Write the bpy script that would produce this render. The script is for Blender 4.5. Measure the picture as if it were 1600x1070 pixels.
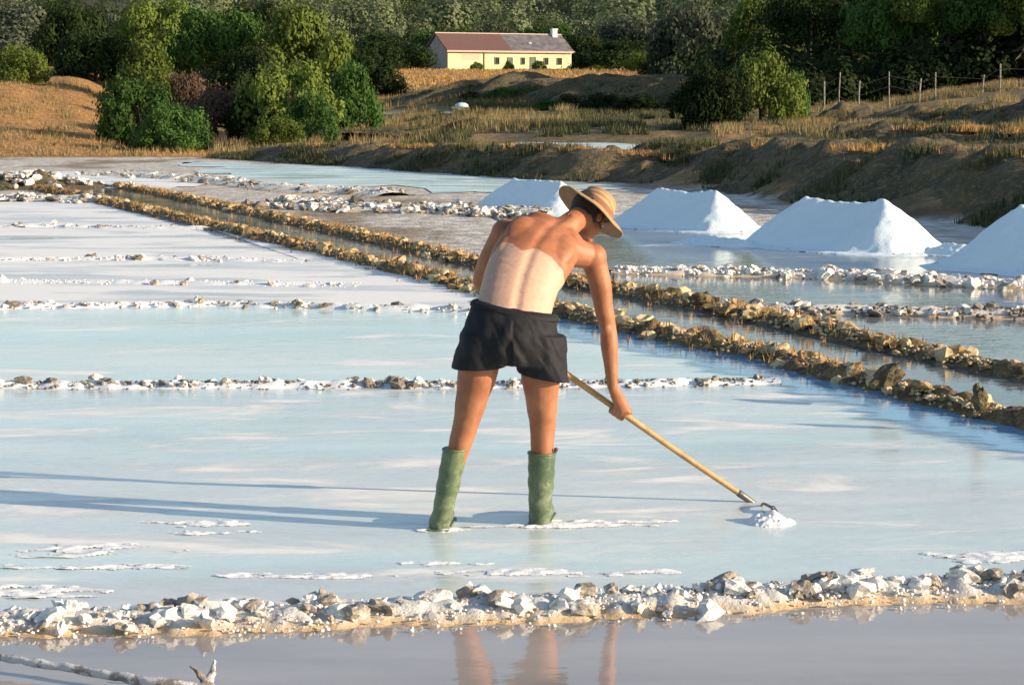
import bpy, bmesh, math, random
import numpy as np
from mathutils import Vector, Matrix, Quaternion, noise
random.seed(7)
S = bpy.context.scene
for o in list(bpy.data.objects): bpy.data.objects.remove(o)
COL = S.collection
rad = math.radians

# ------------------------------------------------------------------ camera
FPX, CAMH, HORIZ = 3111.0, 2.03, 150.0            # focal length in px of a 1600 px wide frame
PITCH = math.atan((535 - HORIZ) / FPX)
cam = bpy.data.cameras.new('camera'); camo = bpy.data.objects.new('camera', cam); COL.objects.link(camo)
camo.location = (0, 0, CAMH); camo.rotation_euler = (math.pi / 2 - PITCH, 0, 0)
cam.sensor_width = 36; cam.lens = 36 * FPX / 1600; cam.clip_end = 6000; cam.clip_start = 0.1
S.camera = camo
# ------------------------------------------------------------------ light
SUN_EL, SUN_AZ = rad(15), (0.96, -0.28)           # azimuth: where the sun stands
w = bpy.data.worlds.new('World'); S.world = w; w.use_nodes = True
nt = w.node_tree; nt.nodes.clear()
sky = nt.nodes.new('ShaderNodeTexSky'); sky.sky_type = 'NISHITA'; sky.sun_disc = False
sky.sun_elevation = SUN_EL; sky.sun_rotation = math.atan2(SUN_AZ[0], SUN_AZ[1])
sky.air_density = 1.0; sky.dust_density = 0.6; sky.ozone_density = 1.1
bg = nt.nodes.new('ShaderNodeBackground'); bg.inputs[1].default_value = 0.115
wo = nt.nodes.new('ShaderNodeOutputWorld')
nt.links.new(sky.outputs[0], bg.inputs[0]); nt.links.new(bg.outputs[0], wo.inputs[0])
sd = bpy.data.lights.new('sun', 'SUN'); sd.energy = 5.0; sd.angle = rad(0.53); sd.color = (1.0, 0.80, 0.56)
so = bpy.data.objects.new('sun', sd); COL.objects.link(so); so.location = (30, -10, 30)
n_ = math.hypot(*SUN_AZ)
sdir = Vector((SUN_AZ[0] / n_ * math.cos(SUN_EL), SUN_AZ[1] / n_ * math.cos(SUN_EL), math.sin(SUN_EL)))
so.rotation_euler = sdir.to_track_quat('Z', 'Y').to_euler()
S.view_settings.view_transform = 'Standard'; S.view_settings.look = 'None'
S.view_settings.gamma = 1; S.view_settings.exposure = 0.85
S.render.engine = 'CYCLES'

# ------------------------------------------------------------------ helpers
CP, SP = math.cos(PITCH), math.sin(PITCH)
def slope(py): return (FPX * SP + (py - 535) * CP) / (FPX * CP - (py - 535) * SP)
def P(px, py, Y):
    dy = FPX * CP - (py - 535) * SP
    return Vector(((px - 800) / dy * Y, Y, CAMH - slope(py) * Y))
def G(px, py, z=0.0):
    p = P(px, py, (CAMH - z) / slope(py)); return p
def fromcol(px, Y): return (px - 800) / (FPX / CP) * Y
def proj(p):
    v = p - Vector((0, 0, CAMH)); fw = v.y * CP - v.z * SP; up = v.y * SP + v.z * CP
    return 800 + v.x / fw * FPX, 535 - up / fw * FPX
def nz(x, y=0.0, z=0.0): return noise.noise(Vector((x, y, z)))
def fbm(x, y, z=0.0, o=4):
    s, a = 0, 1
    for i in range(o):
        s += a * noise.noise(Vector((x, y, z + 7.1 * i))); x *= 2.03; y *= 2.03; z *= 2.03; a *= .5
    return s
def sm(a, b, x):
    t = min(1, max(0, (x - a) / (b - a))) if b != a else float(x > a)
    return t * t * (3 - 2 * t)

def tag(o, label=None, cat=None, group=None, kind=None):
    if label: o['label'] = label
    if cat: o['category'] = cat
    if group: o['group'] = group
    if kind: o['kind'] = kind
    return o
def empty(name, loc=(0, 0, 0), rz=0):
    o = bpy.data.objects.new(name, None); COL.objects.link(o); o.location = loc; o.rotation_euler = (0, 0, rz)
    o.empty_display_size = .2; return o
def link(name, me, mat=None, parent=None, smooth=None):
    o = bpy.data.objects.new(name, me); COL.objects.link(o)
    if mat is not None and len(me.materials) == 0: me.materials.append(mat)
    if parent is not None: o.parent = parent
    if smooth is not None: me.polygons.foreach_set('use_smooth', [smooth] * len(me.polygons))
    return o
def mesh(name, verts, faces):
    me = bpy.data.meshes.new(name); me.from_pydata([tuple(v) for v in verts], [], faces); me.update(); return me
def bmmesh(name, bm):
    bmesh.ops.recalc_face_normals(bm, faces=bm.faces[:])
    me = bpy.data.meshes.new(name); bm.to_mesh(me); bm.free(); return me
def npmesh(name, V, F):
    me = bpy.data.meshes.new(name); V = np.asarray(V, 'f'); F = np.asarray(F, 'i'); k = F.shape[1]
    me.vertices.add(len(V)); me.vertices.foreach_set('co', V.ravel())
    me.loops.add(F.size); me.loops.foreach_set('vertex_index', F.ravel())
    me.polygons.add(len(F)); me.polygons.foreach_set('loop_start', np.arange(0, F.size, k, dtype='i'))
    me.update(calc_edges=True); return me
def box(bm, c, s, rot=None):
    r = bmesh.ops.create_cube(bm, size=1)['verts']
    M = Matrix.Translation(Vector(c)) @ (rot.to_4x4() if rot else Matrix()) @ Matrix.Diagonal((s[0], s[1], s[2], 1))
    bmesh.ops.transform(bm, matrix=M, verts=r); return r
def ell(bm, c, r, rot=None, sub=3):
    v = bmesh.ops.create_icosphere(bm, subdivisions=sub, radius=1)['verts']
    M = Matrix.Translation(Vector(c)) @ (rot.to_4x4() if rot else Matrix()) @ Matrix.Diagonal((r[0], r[1], r[2], 1))
    bmesh.ops.transform(bm, matrix=M, verts=v); return v
def loft(bm, rings, n=20, cap=True):
    """rings: (centre, U, V) with U,V already scaled half axes"""
    rows = []
    for c, U, V in rings:
        rows.append([bm.verts.new(c + U * math.cos(2 * math.pi * k / n) + V * math.sin(2 * math.pi * k / n)) for k in range(n)])
    for a, b in zip(rows, rows[1:]):
        for k in range(n): bm.faces.new((a[k], a[(k + 1) % n], b[(k + 1) % n], b[k]))
    if cap:
        for row, (c, U, V) in ((rows[0], rings[0]), (rows[-1], rings[-1])):
            m = bm.verts.new(c)
            for k in range(n): bm.faces.new((row[k], row[(k + 1) % n], m))
def tube(bm, pts, radii, n=14, sub=5, flat=1.0, up=Vector((0, 0, 1)), caps=True):
    """tapered tube through pts (Catmull-Rom), rounded ends"""
    pts = [Vector(p) for p in pts]
    if not hasattr(radii, '__len__'): radii = [radii] * len(pts)
    C, R = [], []
    N = len(pts)
    for i in range(N - 1):
        p0 = pts[i - 1] if i else pts[0] * 2 - pts[1]; p1, p2 = pts[i], pts[i + 1]
        p3 = pts[i + 2] if i + 2 < N else p2 * 2 - p1
        for s in range(sub):
            t = s / sub
            C.append(.5 * ((2 * p1) + (p2 - p0) * t + (2 * p0 - 5 * p1 + 4 * p2 - p3) * t * t + (3 * p1 - p0 - 3 * p2 + p3) * t ** 3))
            R.append(radii[i] * (1 - sm(0, 1, t)) + radii[i + 1] * sm(0, 1, t))
    C.append(pts[-1]); R.append(radii[-1])
    T = [(C[min(i + 1, len(C) - 1)] - C[max(i - 1, 0)]).normalized() for i in range(len(C))]
    U = T[0].cross(up)
    if U.length < 1e-3: U = T[0].cross(Vector((1, 0, 0)))
    U.normalize(); rings = []
    for i, t in enumerate(T):
        U = (U - t * U.dot(t)).normalized(); V = t.cross(U)
        rings.append((C[i], U * R[i], V * R[i] * flat))
    if caps:
        def capr(c, t, U, V, r):
            return [(c + t * r * math.sin(a), U * math.cos(a), V * math.cos(a)) for a in (rad(30), rad(58), rad(80))]
        e = capr(*((rings[-1][0], T[-1], rings[-1][1], rings[-1][2], R[-1])))
        b = capr(*((rings[0][0], -T[0], rings[0][1], rings[0][2], R[0])))
        rings = b[::-1] + rings + e
    loft(bm, rings, n)
def remeshed(name, bm, voxel, smooth=6, fac=.5):
    """one continuous surface out of overlapping closed shapes"""
    me = bmmesh(name + '_src', bm); o = bpy.data.objects.new('tmp', me); COL.objects.link(o)
    m = o.modifiers.new('r', 'REMESH'); m.mode = 'VOXEL'; m.voxel_size = voxel
    m = o.modifiers.new('s', 'SMOOTH'); m.factor = fac; m.iterations = smooth
    dg = bpy.context.evaluated_depsgraph_get(); dg.update()
    out = bpy.data.meshes.new_from_object(o.evaluated_get(dg)); out.name = name
    bpy.data.objects.remove(o); out.materials.clear(); return out

# ------------------------------------------------------------------ materials
class NT:
    def __init__(s, name):
        s.m = bpy.data.materials.new(name); s.m.use_nodes = True; s.t = s.m.node_tree; s.t.nodes.clear()
        s.out = s.n('ShaderNodeOutputMaterial'); s.co = s.n('ShaderNodeTexCoord'); s.geo = s.n('ShaderNodeNewGeometry')
    def n(s, typ, **kw):
        x = s.t.nodes.new(typ)
        for k, v in kw.items(): setattr(x, k, v)
        return x
    def l(s, a, b): s.t.links.new(a, b)
    def noise(s, scale, detail=4, rough=.55, vec=None, stretch=None, dist=0):
        x = s.n('ShaderNodeTexNoise'); x.inputs['Scale'].default_value = scale; x.inputs['Detail'].default_value = detail
        x.inputs['Roughness'].default_value = rough; x.inputs['Distortion'].default_value = dist
        v = vec or s.geo.outputs['Position']
        if stretch:
            m = s.n('ShaderNodeMapping'); m.inputs['Scale'].default_value = stretch; s.l(v, m.inputs[0]); v = m.outputs[0]
        s.l(v, x.inputs['Vector']); return x.outputs['Fac']
    def ramp(s, fac, stops):
        x = s.n('ShaderNodeValToRGB'); e = x.color_ramp.elements
        while len(e) < len(stops): e.new(.5)
        for el, (p, c) in zip(e, stops):
            el.position = p; el.color = (c, c, c, 1) if not hasattr(c, '__len__') else (*c, 1)
        s.l(fac, x.inputs[0]); return x.outputs[0]
    def mix(s, fac, a, b, mode='MIX'):
        x = s.n('ShaderNodeMix', data_type='RGBA', blend_type=mode)
        for inp, v in ((x.inputs[0], fac), (x.inputs[6], a), (x.inputs[7], b)):
            if hasattr(v, 'is_output'): s.l(v, inp)
            elif hasattr(v, '__len__'): inp.default_value = (*v, 1)
            else: inp.default_value = v
        return x.outputs[2]
    def bump(s, h, strength=.5, dist=.02):
        x = s.n('ShaderNodeBump'); x.inputs['Strength'].default_value = strength; x.inputs['Distance'].default_value = dist
        s.l(h, x.inputs['Height']); return x.outputs[0]
    def pr(s, col, rough=.8, bump=None, **kw):
        b = s.n('ShaderNodeBsdfPrincipled')
        for key, v in (('Base Color', col), ('Roughness', rough)):
            if hasattr(v, 'is_output'): s.l(v, b.inputs[key])
            else: b.inputs[key].default_value = (*v, 1) if hasattr(v, '__len__') else v
        if bump is not None: s.l(bump, b.inputs['Normal'])
        for k, v in kw.items():
            k = k.replace('_', ' ')
            if hasattr(v, 'is_output'): s.l(v, b.inputs[k])
            else: b.inputs[k].default_value = v
        return b
    def done(s, b):
        s.l(b.outputs[0] if hasattr(b, 'outputs') else b, s.out.inputs['Surface']); return s.m

def mat_water(name, deep, pale, crust=.0, stretch=(.35, 1.2, 1), rlo=.03, rhi=.25, bumps=.06, cr_scale=1.3, crust_col=(.82, .82, .80), ior=1.42, tint=None):
    t = NT(name)
    a = t.noise(.9, 5, .6, stretch=stretch); b = t.noise(7, 4, .6, stretch=stretch)
    c = t.mix(t.ramp(a, [(.38, 0.), (.66, 1.)]), deep, pale)
    c = t.mix(t.ramp(b, [(.35, .0), (.8, .35)]), c, pale)
    if tint: c = t.mix(t.ramp(t.noise(.55, 4, .6, stretch=(.22, 1, 1)), [(.36, 0.), (.60, 1.)]), c, tint, 'MULTIPLY')
    r = t.ramp(a, [(.35, rlo), (.7, rhi)])
    rip = t.bump(t.noise(9, 3, .6, stretch=(.5, 1, 1)), bumps, .05)
    if crust > 0:
        k = t.noise(cr_scale, 7, .62, stretch=(.5, 1.6, 1), dist=.6)
        lo = .72 - crust
        cm = t.ramp(k, [(lo - .07, 0.), (lo - .01, .35), (lo + .05, 1.)])
        c = t.mix(cm, c, crust_col); r = t.mix(cm, r, (.75,) * 3)
    return t.done(t.pr(c, r, rip, IOR=ior))
def mat_salt(name, col=(.80, .82, .84), dirt=(.38, .32, .25), amt=.2, bump=.5, sc=6):
    t = NT(name); a = t.noise(sc, 6, .65); b = t.noise(sc * 9, 5, .7)
    c = t.mix(t.ramp(a, [(.62 - amt, 0.), (.85 - amt * .3, 1.)]), col, dirt)
    c = t.mix(t.ramp(b, [(.35, .0), (.75, .25)]), c, tuple(x * .7 for x in col))
    return t.done(t.pr(c, .7, t.bump(b, bump, .012)))
def mat_crust(name):
    t = NT(name); a = t.noise(7, 6, .65); b = t.noise(45, 5, .7); sx = t.n('ShaderNodeSeparateXYZ'); t.l(t.geo.outputs['Position'], sx.inputs[0])
    c = t.mix(t.ramp(a, [(.50, 0.), (.72, 1.)]), (.74, .71, .66), (.42, .35, .27))
    c = t.mix(t.ramp(b, [(.35, .0), (.75, .35)]), c, (.5, .47, .42))
    ad = t.n('ShaderNodeMath', operation='MULTIPLY_ADD'); t.l(a, ad.inputs[0]); ad.inputs[1].default_value = .05; t.l(sx.outputs[2], ad.inputs[2])
    c = t.mix(t.ramp(ad.outputs[0], [(.020, 1.), (.052, 0.)]), c, (.62, .42, .22))
    return t.done(t.pr(c, .7, t.bump(b, .9, .012)))
def mat_earth(name, a, b, c, sc=3, bump=.7, bd=.05, rough=.95):
    t = NT(name); n1 = t.noise(sc, 6, .65); n2 = t.noise(sc * 7, 5, .7)
    col = t.mix(t.ramp(n1, [(.38, 0.), (.62, 1.)]), a, b)
    col = t.mix(t.ramp(n2, [(.5, 0.), (.68, 1.)]), col, c)
    return t.done(t.pr(col, rough, t.bump(n2, bump, bd)))
def mat_stone(name, stone, stone2, salt=(.76, .74, .70), amt=.5, sc=9):
    t = NT(name); n1 = t.noise(sc, 5, .65); n2 = t.noise(sc * 6, 5, .7)
    oi = t.n('ShaderNodeObjectInfo')
    c = t.mix(oi.outputs['Random'], stone, stone2)
    c = t.mix(t.ramp(n2, [(.35, 0.), (.7, .6)]), c, tuple(x * 1.9 for x in stone2))
    th = t.n('ShaderNodeMath', operation='MULTIPLY_ADD'); t.l(t.n('ShaderNodeObjectInfo').outputs['Random'], th.inputs[0]); th.inputs[1].default_value = .34; t.l(n1, th.inputs[2])
    nz_ = t.n('ShaderNodeSeparateXYZ'); t.l(t.geo.outputs['Normal'], nz_.inputs[0])
    c = t.mix(t.ramp(th.outputs[0], [(.80 - amt * .22, 0.), (.86 - amt * .22, 1.)]), c, salt)
    return t.done(t.pr(c, .8, t.bump(n2, .6, .02)))
def mat_plain(name, col, rough=.6, var=.25, sc=8, bump=.2, bd=.01, **kw):
    t = NT(name); n1 = t.noise(sc, 5, .6, vec=t.co.outputs['Object'])
    c = t.mix(t.ramp(n1, [(.3, 0.), (.7, 1.)]), tuple(x * (1 - var) for x in col), tuple(min(1, x * (1 + var)) for x in col))
    return t.done(t.pr(c, rough, t.bump(t.noise(sc * 6, 4, .6, vec=t.co.outputs['Object']), bump, bd), **kw))
def mat_leaf(name, a, b, c, s1=1.1):
    t = NT(name); oi = t.n('ShaderNodeObjectInfo')
    n1 = t.noise(s1, 3, .6); n2 = t.noise(9 if s1 > .5 else 1.5, 3, .7)
    col = t.mix(t.ramp(n1, [(.35, 0.), (.65, 1.)]), a, b)
    col = t.mix(t.ramp(n2, [(.5, 0.), (.75, .8)]), col, c)
    hs = t.n('ShaderNodeHueSaturation'); t.l(col, hs.inputs['Color'])
    mr = t.n('ShaderNodeMapRange'); mr.inputs[3].default_value = .7; mr.inputs[4].default_value = 1.3
    t.l(oi.outputs['Random'], mr.inputs[0]); t.l(mr.outputs[0], hs.inputs['Value'])
    d = t.pr(hs.outputs[0], .8, None, Specular_IOR_Level=.12); tr = t.n('ShaderNodeBsdfTranslucent'); t.l(hs.outputs[0], tr.inputs[0])
    mx = t.n('ShaderNodeMixShader'); mx.inputs[0].default_value = .28
    t.l(d.outputs[0], mx.inputs[1]); t.l(tr.outputs[0], mx.inputs[2])
    return t.done(mx.outputs[0])

M = dict(
    front=mat_water('shallow_brine', (.28, .25, .235), (.40, .37, .35), crust=.0, rlo=.02, rhi=.07, bumps=.03, ior=1.6),
    panA=mat_water('milky_brine', (.56, .57, .56), (.76, .79, .77), crust=.13, rlo=.10, rhi=.30, bumps=.10, tint=(.82, .97, 1.0)),
    panB=mat_water('milky_brine_pale', (.62, .72, .70), (.76, .83, .80), crust=.10, rlo=.12, rhi=.35, tint=(.84, .97, 1.0)),
    panC=mat_water('crusted_brine', (.50, .52, .54), (.72, .73, .74), crust=.25, rlo=.10, rhi=.4, stretch=(.25, 1.5, 1), cr_scale=.9),
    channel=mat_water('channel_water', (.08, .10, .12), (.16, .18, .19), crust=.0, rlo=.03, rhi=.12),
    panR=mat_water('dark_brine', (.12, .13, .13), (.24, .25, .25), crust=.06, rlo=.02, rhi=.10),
    edge=mat_water('shade_blue_brine', (.30, .42, .52), (.46, .58, .66), crust=.0, rlo=.04, rhi=.12),
    salt=mat_salt('salt', amt=.02, bump=.35),
    mound=mat_salt('heaped_salt', col=(.74, .85, .91), amt=-.2, bump=.7, sc=4),
    crust=mat_crust('salt_crust'),
    stone=mat_stone('salted_stone', (.16, .14, .125), (.32, .28, .23), amt=.85),
    stone_far=mat_stone('salted_stone_pale', (.10, .09, .08), (.22, .19, .15), amt=.55),
    clod=mat_stone('earth_clod', (.14, .085, .04), (.36, .235, .10), salt=(.52, .41, .24), amt=.6, sc=5),
    bund=mat_earth('bund_earth', (.11, .07, .035), (.34, .22, .09), (.50, .38, .21), sc=5, bump=1, bd=.08),
    bank=mat_earth('bank_earth', (.05, .045, .025), (.12, .09, .045), (.22, .16, .075), sc=1.2, bd=.12),
    metal=mat_plain('weathered_steel', (.16, .15, .14), .45, Metallic=.8),
    wood=mat_plain('ash_wood', (.40, .24, .10), .5, .35, 12),
    boot=mat_plain('green_rubber', (.06, .10, .05), .42, .6, 6, .3, .004),
    straw=None,

)

# ------------------------------------------------------------------ terrain
def Z(z): return ('z', z)
COLS = [
 (-900, [(60, Z(-.012)), (68, 240), (90, 150), (110, 110), (150, 90), (300, 30), (520, -110), (900, -190), (2500, -60)]),
 (-200, [(62, Z(-.012)), (68, 243), (80, 190), (95, 140), (105, 118), (112, 116), (150, 100), (300, 40), (520, -80), (900, -150), (2500, -40)]),
 (0, [(62, Z(-.012)), (68, 243), (80, 205), (95, 155), (104, 131), (112, 131), (130, 116), (200, 80), (300, 45), (520, -60), (900, -150), (2500, -40)]),
 (100, [(62, Z(-.012)), (68, 243), (80, 215), (95, 172), (106, 146), (120, 120), (140, 103), (200, 80), (300, 50), (520, -50), (900, -150), (2500, -40)]),
 (230, [(62, Z(-.012)), (68, 243), (80, 232), (95, 205), (110, 175), (130, 140), (160, 112), (300, 60), (520, -40), (900, -150), (2500, -40)]),
 (400, [(62, Z(-.012)), (68, 243), (80, 228), (100, 195), (130, 160), (200, 118), (300, 92), (520, -30), (900, -150), (2500, -40)]),
 (600, [(60, Z(-.012)), (66, 240), (80, 218), (100, 192), (130, 162), (200, 128), (290, 110), (320, 106), (520, -30), (900, -150), (2500, -40)]),
 (760, [(54, Z(-.012)), (56, Z(.55)), (62, Z(.56)), (65, Z(.85)), (80, Z(.95)), (95, Z(1.12)), (108, Z(1.15)), (128, 140), (150, 130), (200, 124), (290, 111), (320, 107), (520, -20), (900, -150), (2500, -40)]),
 (1000, [(50, Z(-.012)), (53, Z(.55)), (60, Z(.57)), (63, Z(.95)), (80, Z(1.0)), (95, Z(1.12)), (108, Z(1.2)), (128, 136), (150, 128), (200, 122), (290, 111), (320, 107), (520, -20), (900, -150), (2500, -40)]),
 (1150, [(44, Z(-.012)), (47, Z(.7)), (54, Z(.75)), (58, 207), (80, 188), (110, 168), (140, 140), (200, 120), (300, 100), (520, -30), (900, -150), (2500, -40)]),
 (1300, [(39, Z(-.012)), (41, Z(.8)), (48, Z(.82)), (51, 214), (54, 204), (57, 206), (72, 186), (84, 172), (120, 150), (200, 100), (300, 50), (520, -50), (900, -150), (2500, -40)]),
 (1600, [(32, Z(-.012)), (35, Z(.85)), (43, Z(.9)), (46, 222), (50, 206), (53, 206), (66, 178), (84, 134), (120, 112), (200, 70), (300, 20), (520, -90), (900, -170), (2500, -40)]),
 (2400, [(22, Z(-.012)), (26, Z(.9)), (43, Z(1)), (50, 200), (66, 170), (84, 125), (120, 100), (200, 50), (300, 10), (520, -90), (900, -170), (2500, -40)]),
]
CT = []
for px, pts in COLS:
    CT.append((px, [(d, v[1] if isinstance(v, tuple) else CAMH - slope(v) * d) for d, v in pts]))
def colz(pts, d):
    if d <= pts[0][0]: return pts[0][1]
    for (a, za), (b, zb) in zip(pts, pts[1:]):
        if d <= b:
            t = (d - a) / (b - a); return za + (zb - za) * (.5 * t + .5 * t * t * (3 - 2 * t))
    return pts[-1][1]
def tz(px, d):
    if px <= CT[0][0]: z = colz(CT[0][1], d)
    elif px >= CT[-1][0]: z = colz(CT[-1][1], d)
    else:
        for (a, pa), (b, pb) in zip(CT, CT[1:]):
            if px <= b:
                t = (px - a) / (b - a); t = t * t * (3 - 2 * t); z = colz(pa, d) * (1 - t) + colz(pb, d) * t; break
    r = sm(-.05, .3, z)
    X = fromcol(px, d)
    z += r * fbm(X * .25, d * .25) * (.12 + .0012 * max(0, d - 50)) * (1 if d < 250 else .6)
    return z
depths = [3, 12, 20, 26] + list(np.arange(30, 70, .7)) + list(np.arange(70, 145, 1.2)) + list(np.arange(145, 340, 5)) + list(np.arange(340, 950, 22)) + [1100, 1500, 2500]
pxs = [-9000, -4500, -2200, -1500] + list(np.arange(-900, 2401, 16)) + [3000, 4200, 8000]
V = [(fromcol(px, d), d, tz(px, d)) for d in depths for px in pxs]
nw = len(pxs)
F = [(j * nw + i, j * nw + i + 1, (j + 1) * nw + i + 1, (j + 1) * nw + i) for j in range(len(depths) - 1) for i in range(nw - 1)]
me = mesh('ground', V, F)
ca = me.color_attributes.new('zone', 'FLOAT_COLOR', 'POINT')
def zonecol(px, d):
    """real ground cover: salt, golden dry grass, brown scrub, far olive"""
    n = fbm(fromcol(px, d) * .12, d * .12, 3.3); n2 = fbm(fromcol(px, d) * .5, d * .3, 9.3)
    salt = Vector((.70, .68, .64)); gold = Vector((.46, .25, .085)); scrub = Vector((.17, .125, .055)); pale = Vector((.42, .36, .17)); oliv = Vector((.05, .055, .03))
    sl_ = tz(px, d) > .04
    edge = float(np.interp(px, [600, 700, 760, 1000, 1150, 1300, 1600, 2400], [66, 62, 54, 50, 44, 39, 32, 22]))
    if d < edge and not sl_: return salt.lerp(Vector((.34, .28, .21)), sm(.0, .5, n2))
    if px < 330: c = gold.lerp(Vector((.34, .21, .08)), sm(.05, .6, n2))
    elif px < 700: c = Vector((.36, .23, .10)).lerp(Vector((.20, .15, .08)), sm(-.1, .4, n2))
    else:
        c = scrub.lerp(Vector((.40, .25, .10)), sm(-.1, .4, n2))
        if 98 < d < 108 and px < 1050: c = salt
    if d > 108 and px >= 330: c = c.lerp(oliv, .7) if 700 < px < 1200 and d < 132 else c.lerp(pale, .5)
    if d > 145 and 560 < px < 1100: c = pale.lerp(gold, sm(-.3, .4, n))
    if d > 82 and px > 1180: c = Vector((.09, .065, .035))
    if d > 330: c = oliv
    return c
buf = np.array([(*zonecol(px, d), 1) for d in depths for px in pxs], 'f')
ca.data.foreach_set('color', buf.ravel())
t = NT('ground_cover'); at = t.n('ShaderNodeAttribute', attribute_name='zone')
n1 = t.noise(2.5, 6, .7); n2 = t.noise(.5, 4, .6)
c = t.mix(t.ramp(n1, [(.35, 0.), (.6, .9)]), at.outputs['Color'], t.mix(1, at.outputs['Color'], (.45, .40, .36), 'MULTIPLY'))
M['ground'] = t.done(t.pr(c, .95, t.bump(n1, .8, .15)))
g = link('ground', me, M['ground'], smooth=True); tag(g, kind='structure')

# ------------------------------------------------------------------ water and salt sheets
def sheet(name, pts, z, mat, jit=0.0):
    if jit:
        out = []
        for p, q in zip(pts, pts[1:] + pts[:1]):
            n_ = max(1, int((q - p).length / .5))
            for k in range(n_):
                c = p.lerp(q, k / n_); w_ = min(1, abs(c.x) / 30) * 0 + jit
                out.append(c + Vector((fbm(c.x * .5, c.y * .5, z * 9), fbm(c.y * .5, c.x * .5, 5 + z * 9) * 1.6, 0)) * w_)
        pts = out
    bm = bmesh.new(); vs = [bm.verts.new((p.x, p.y, z)) for p in pts]; bm.faces.new(vs)
    me = bmmesh(name, bm)
    if me.polygons[0].normal.z < 0: me.flip_normals()
    return tag(link(name, me, mat), kind='structure')
def L(pts, z=0): return [G(a, b, z) for a, b in pts]
def along(poly, t):
    seg = [(b - a).length for a, b in zip(poly, poly[1:])]; s = t * sum(seg)
    for (a, b), l in zip(zip(poly, poly[1:]), seg):
        if s <= l: return a.lerp(b, s / l), (b - a).normalized()
        s -= l
    return poly[-1].copy(), (poly[-1] - poly[-2]).normalized()
def plen(poly): return sum((b - a).length for a, b in zip(poly, poly[1:]))
Y0 = 1.0
b1 = [Vector((-9, G(0, 1008).y - .7, 0))] + L([(-600, 1005), (0, 978), (400, 966), (800, 952), (1200, 934), (1600, 916), (2100, 895)])
b1.append(b1[-1] + Vector((8, 1.1, 0)))
b2 = L([(-2600, 606), (-700, 606), (75, 604), (400, 603), (700, 604), (1000, 601), (1215, 597)])
b3 = L([(-2600, 482), (-600, 480), (0, 482), (350, 478), (700, 487), (830, 492)])
b4 = L([(-2600, 408), (-500, 408), (0, 408), (250, 406), (480, 410)])
b5 = L([(-2600, 313), (-500, 312), (0, 312), (170, 316)])
LB = L([(60, 296), (150, 313), (300, 348), (500, 394), (720, 447), (900, 497), (1050, 529), (1200, 560), (1330, 592), (1450, 626), (1600, 664), (1900, 738), (2500, 880)])
UB = L([(180, 291), (240, 301), (400, 335), (560, 370), (720, 407), (960, 456), (1100, 480), (1250, 512), (1400, 545), (1600, 588), (1900, 650), (2500, 770)])
b6 = L([(1130, 484), (1300, 488), (1500, 492), (1700, 500), (2600, 520)])
b7 = L([(960, 425), (1100, 428), (1300, 432), (1500, 444), (1700, 452), (2600, 490)])
b9 = L([(430, 318), (600, 328), (700, 330), (860, 336)])
b10 = L([(150, 272), (300, 280), (450, 297), (620, 306)])
far_l = Vector((-60, 60, 0))
def rev(p): return p[::-1]
# front pool
sheet('water', [Vector((-14, -6, 0)), Vector((16, -6, 0)), b1[-1]] + rev(b1[:-1]), -.006, M['front'])
# worker's pan: between b1 and b2, right limit the lower channel bund
sheet('salt_pan', b1 + [LB[-1] + Vector((3, -2, 0))] + rev(LB[6:]) + [b2[-1]] + rev(b2[:-1]), .0, M['panA'])
sheet('salt_pan', b2[:-1] + [b2[-1], LB[6]] + rev(LB[4:6]) + [b3[-1]] + rev(b3[:-1]), .004, M['panB'])
sheet('salt_pan', b3[:-1] + [b3[-1]] + rev(LB[2:5]) + [b4[-1]] + rev(b4[:-1]), .008, M['panC'])
sheet('salt_pan', b4[:-1] + [b4[-1]] + rev(LB[1:3]) + [b5[-1]] + rev(b5[:-1]), .004, M['panC'])
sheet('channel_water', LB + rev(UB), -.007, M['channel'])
# brine strip along the channel bund, its blue painting in the bund's shade
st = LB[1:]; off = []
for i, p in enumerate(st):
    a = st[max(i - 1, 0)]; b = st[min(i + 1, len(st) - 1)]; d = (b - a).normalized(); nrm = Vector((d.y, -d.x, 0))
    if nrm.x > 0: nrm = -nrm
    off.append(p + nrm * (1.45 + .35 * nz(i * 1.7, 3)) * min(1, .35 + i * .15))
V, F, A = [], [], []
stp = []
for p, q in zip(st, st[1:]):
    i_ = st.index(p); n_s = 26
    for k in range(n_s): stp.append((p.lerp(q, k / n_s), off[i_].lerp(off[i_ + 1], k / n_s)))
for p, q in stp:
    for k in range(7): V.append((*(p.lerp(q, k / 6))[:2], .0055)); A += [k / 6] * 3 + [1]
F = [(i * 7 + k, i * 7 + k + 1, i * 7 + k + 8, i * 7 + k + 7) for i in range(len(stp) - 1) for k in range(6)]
me = mesh('brine_shade_strip', V, F)
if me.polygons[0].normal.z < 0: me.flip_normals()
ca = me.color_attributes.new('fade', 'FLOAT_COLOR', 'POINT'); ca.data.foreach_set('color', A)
t = NT('shade_blue_brine'); at = t.n('ShaderNodeAttribute', attribute_name='fade'); nn = t.noise(2.2, 5, .6, stretch=(.5, 1.5, 1))
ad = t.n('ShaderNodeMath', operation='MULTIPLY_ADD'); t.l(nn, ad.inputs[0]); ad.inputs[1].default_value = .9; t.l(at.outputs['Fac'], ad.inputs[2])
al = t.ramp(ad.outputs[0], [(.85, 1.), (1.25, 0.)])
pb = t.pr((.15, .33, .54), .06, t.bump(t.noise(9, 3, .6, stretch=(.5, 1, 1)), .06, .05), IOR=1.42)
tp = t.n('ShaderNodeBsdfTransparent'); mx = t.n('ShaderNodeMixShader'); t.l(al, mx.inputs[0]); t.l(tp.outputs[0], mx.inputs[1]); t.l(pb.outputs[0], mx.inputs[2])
tag(link('brine_shade_strip', me, t.done(mx.outputs[0])), kind='structure')
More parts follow.
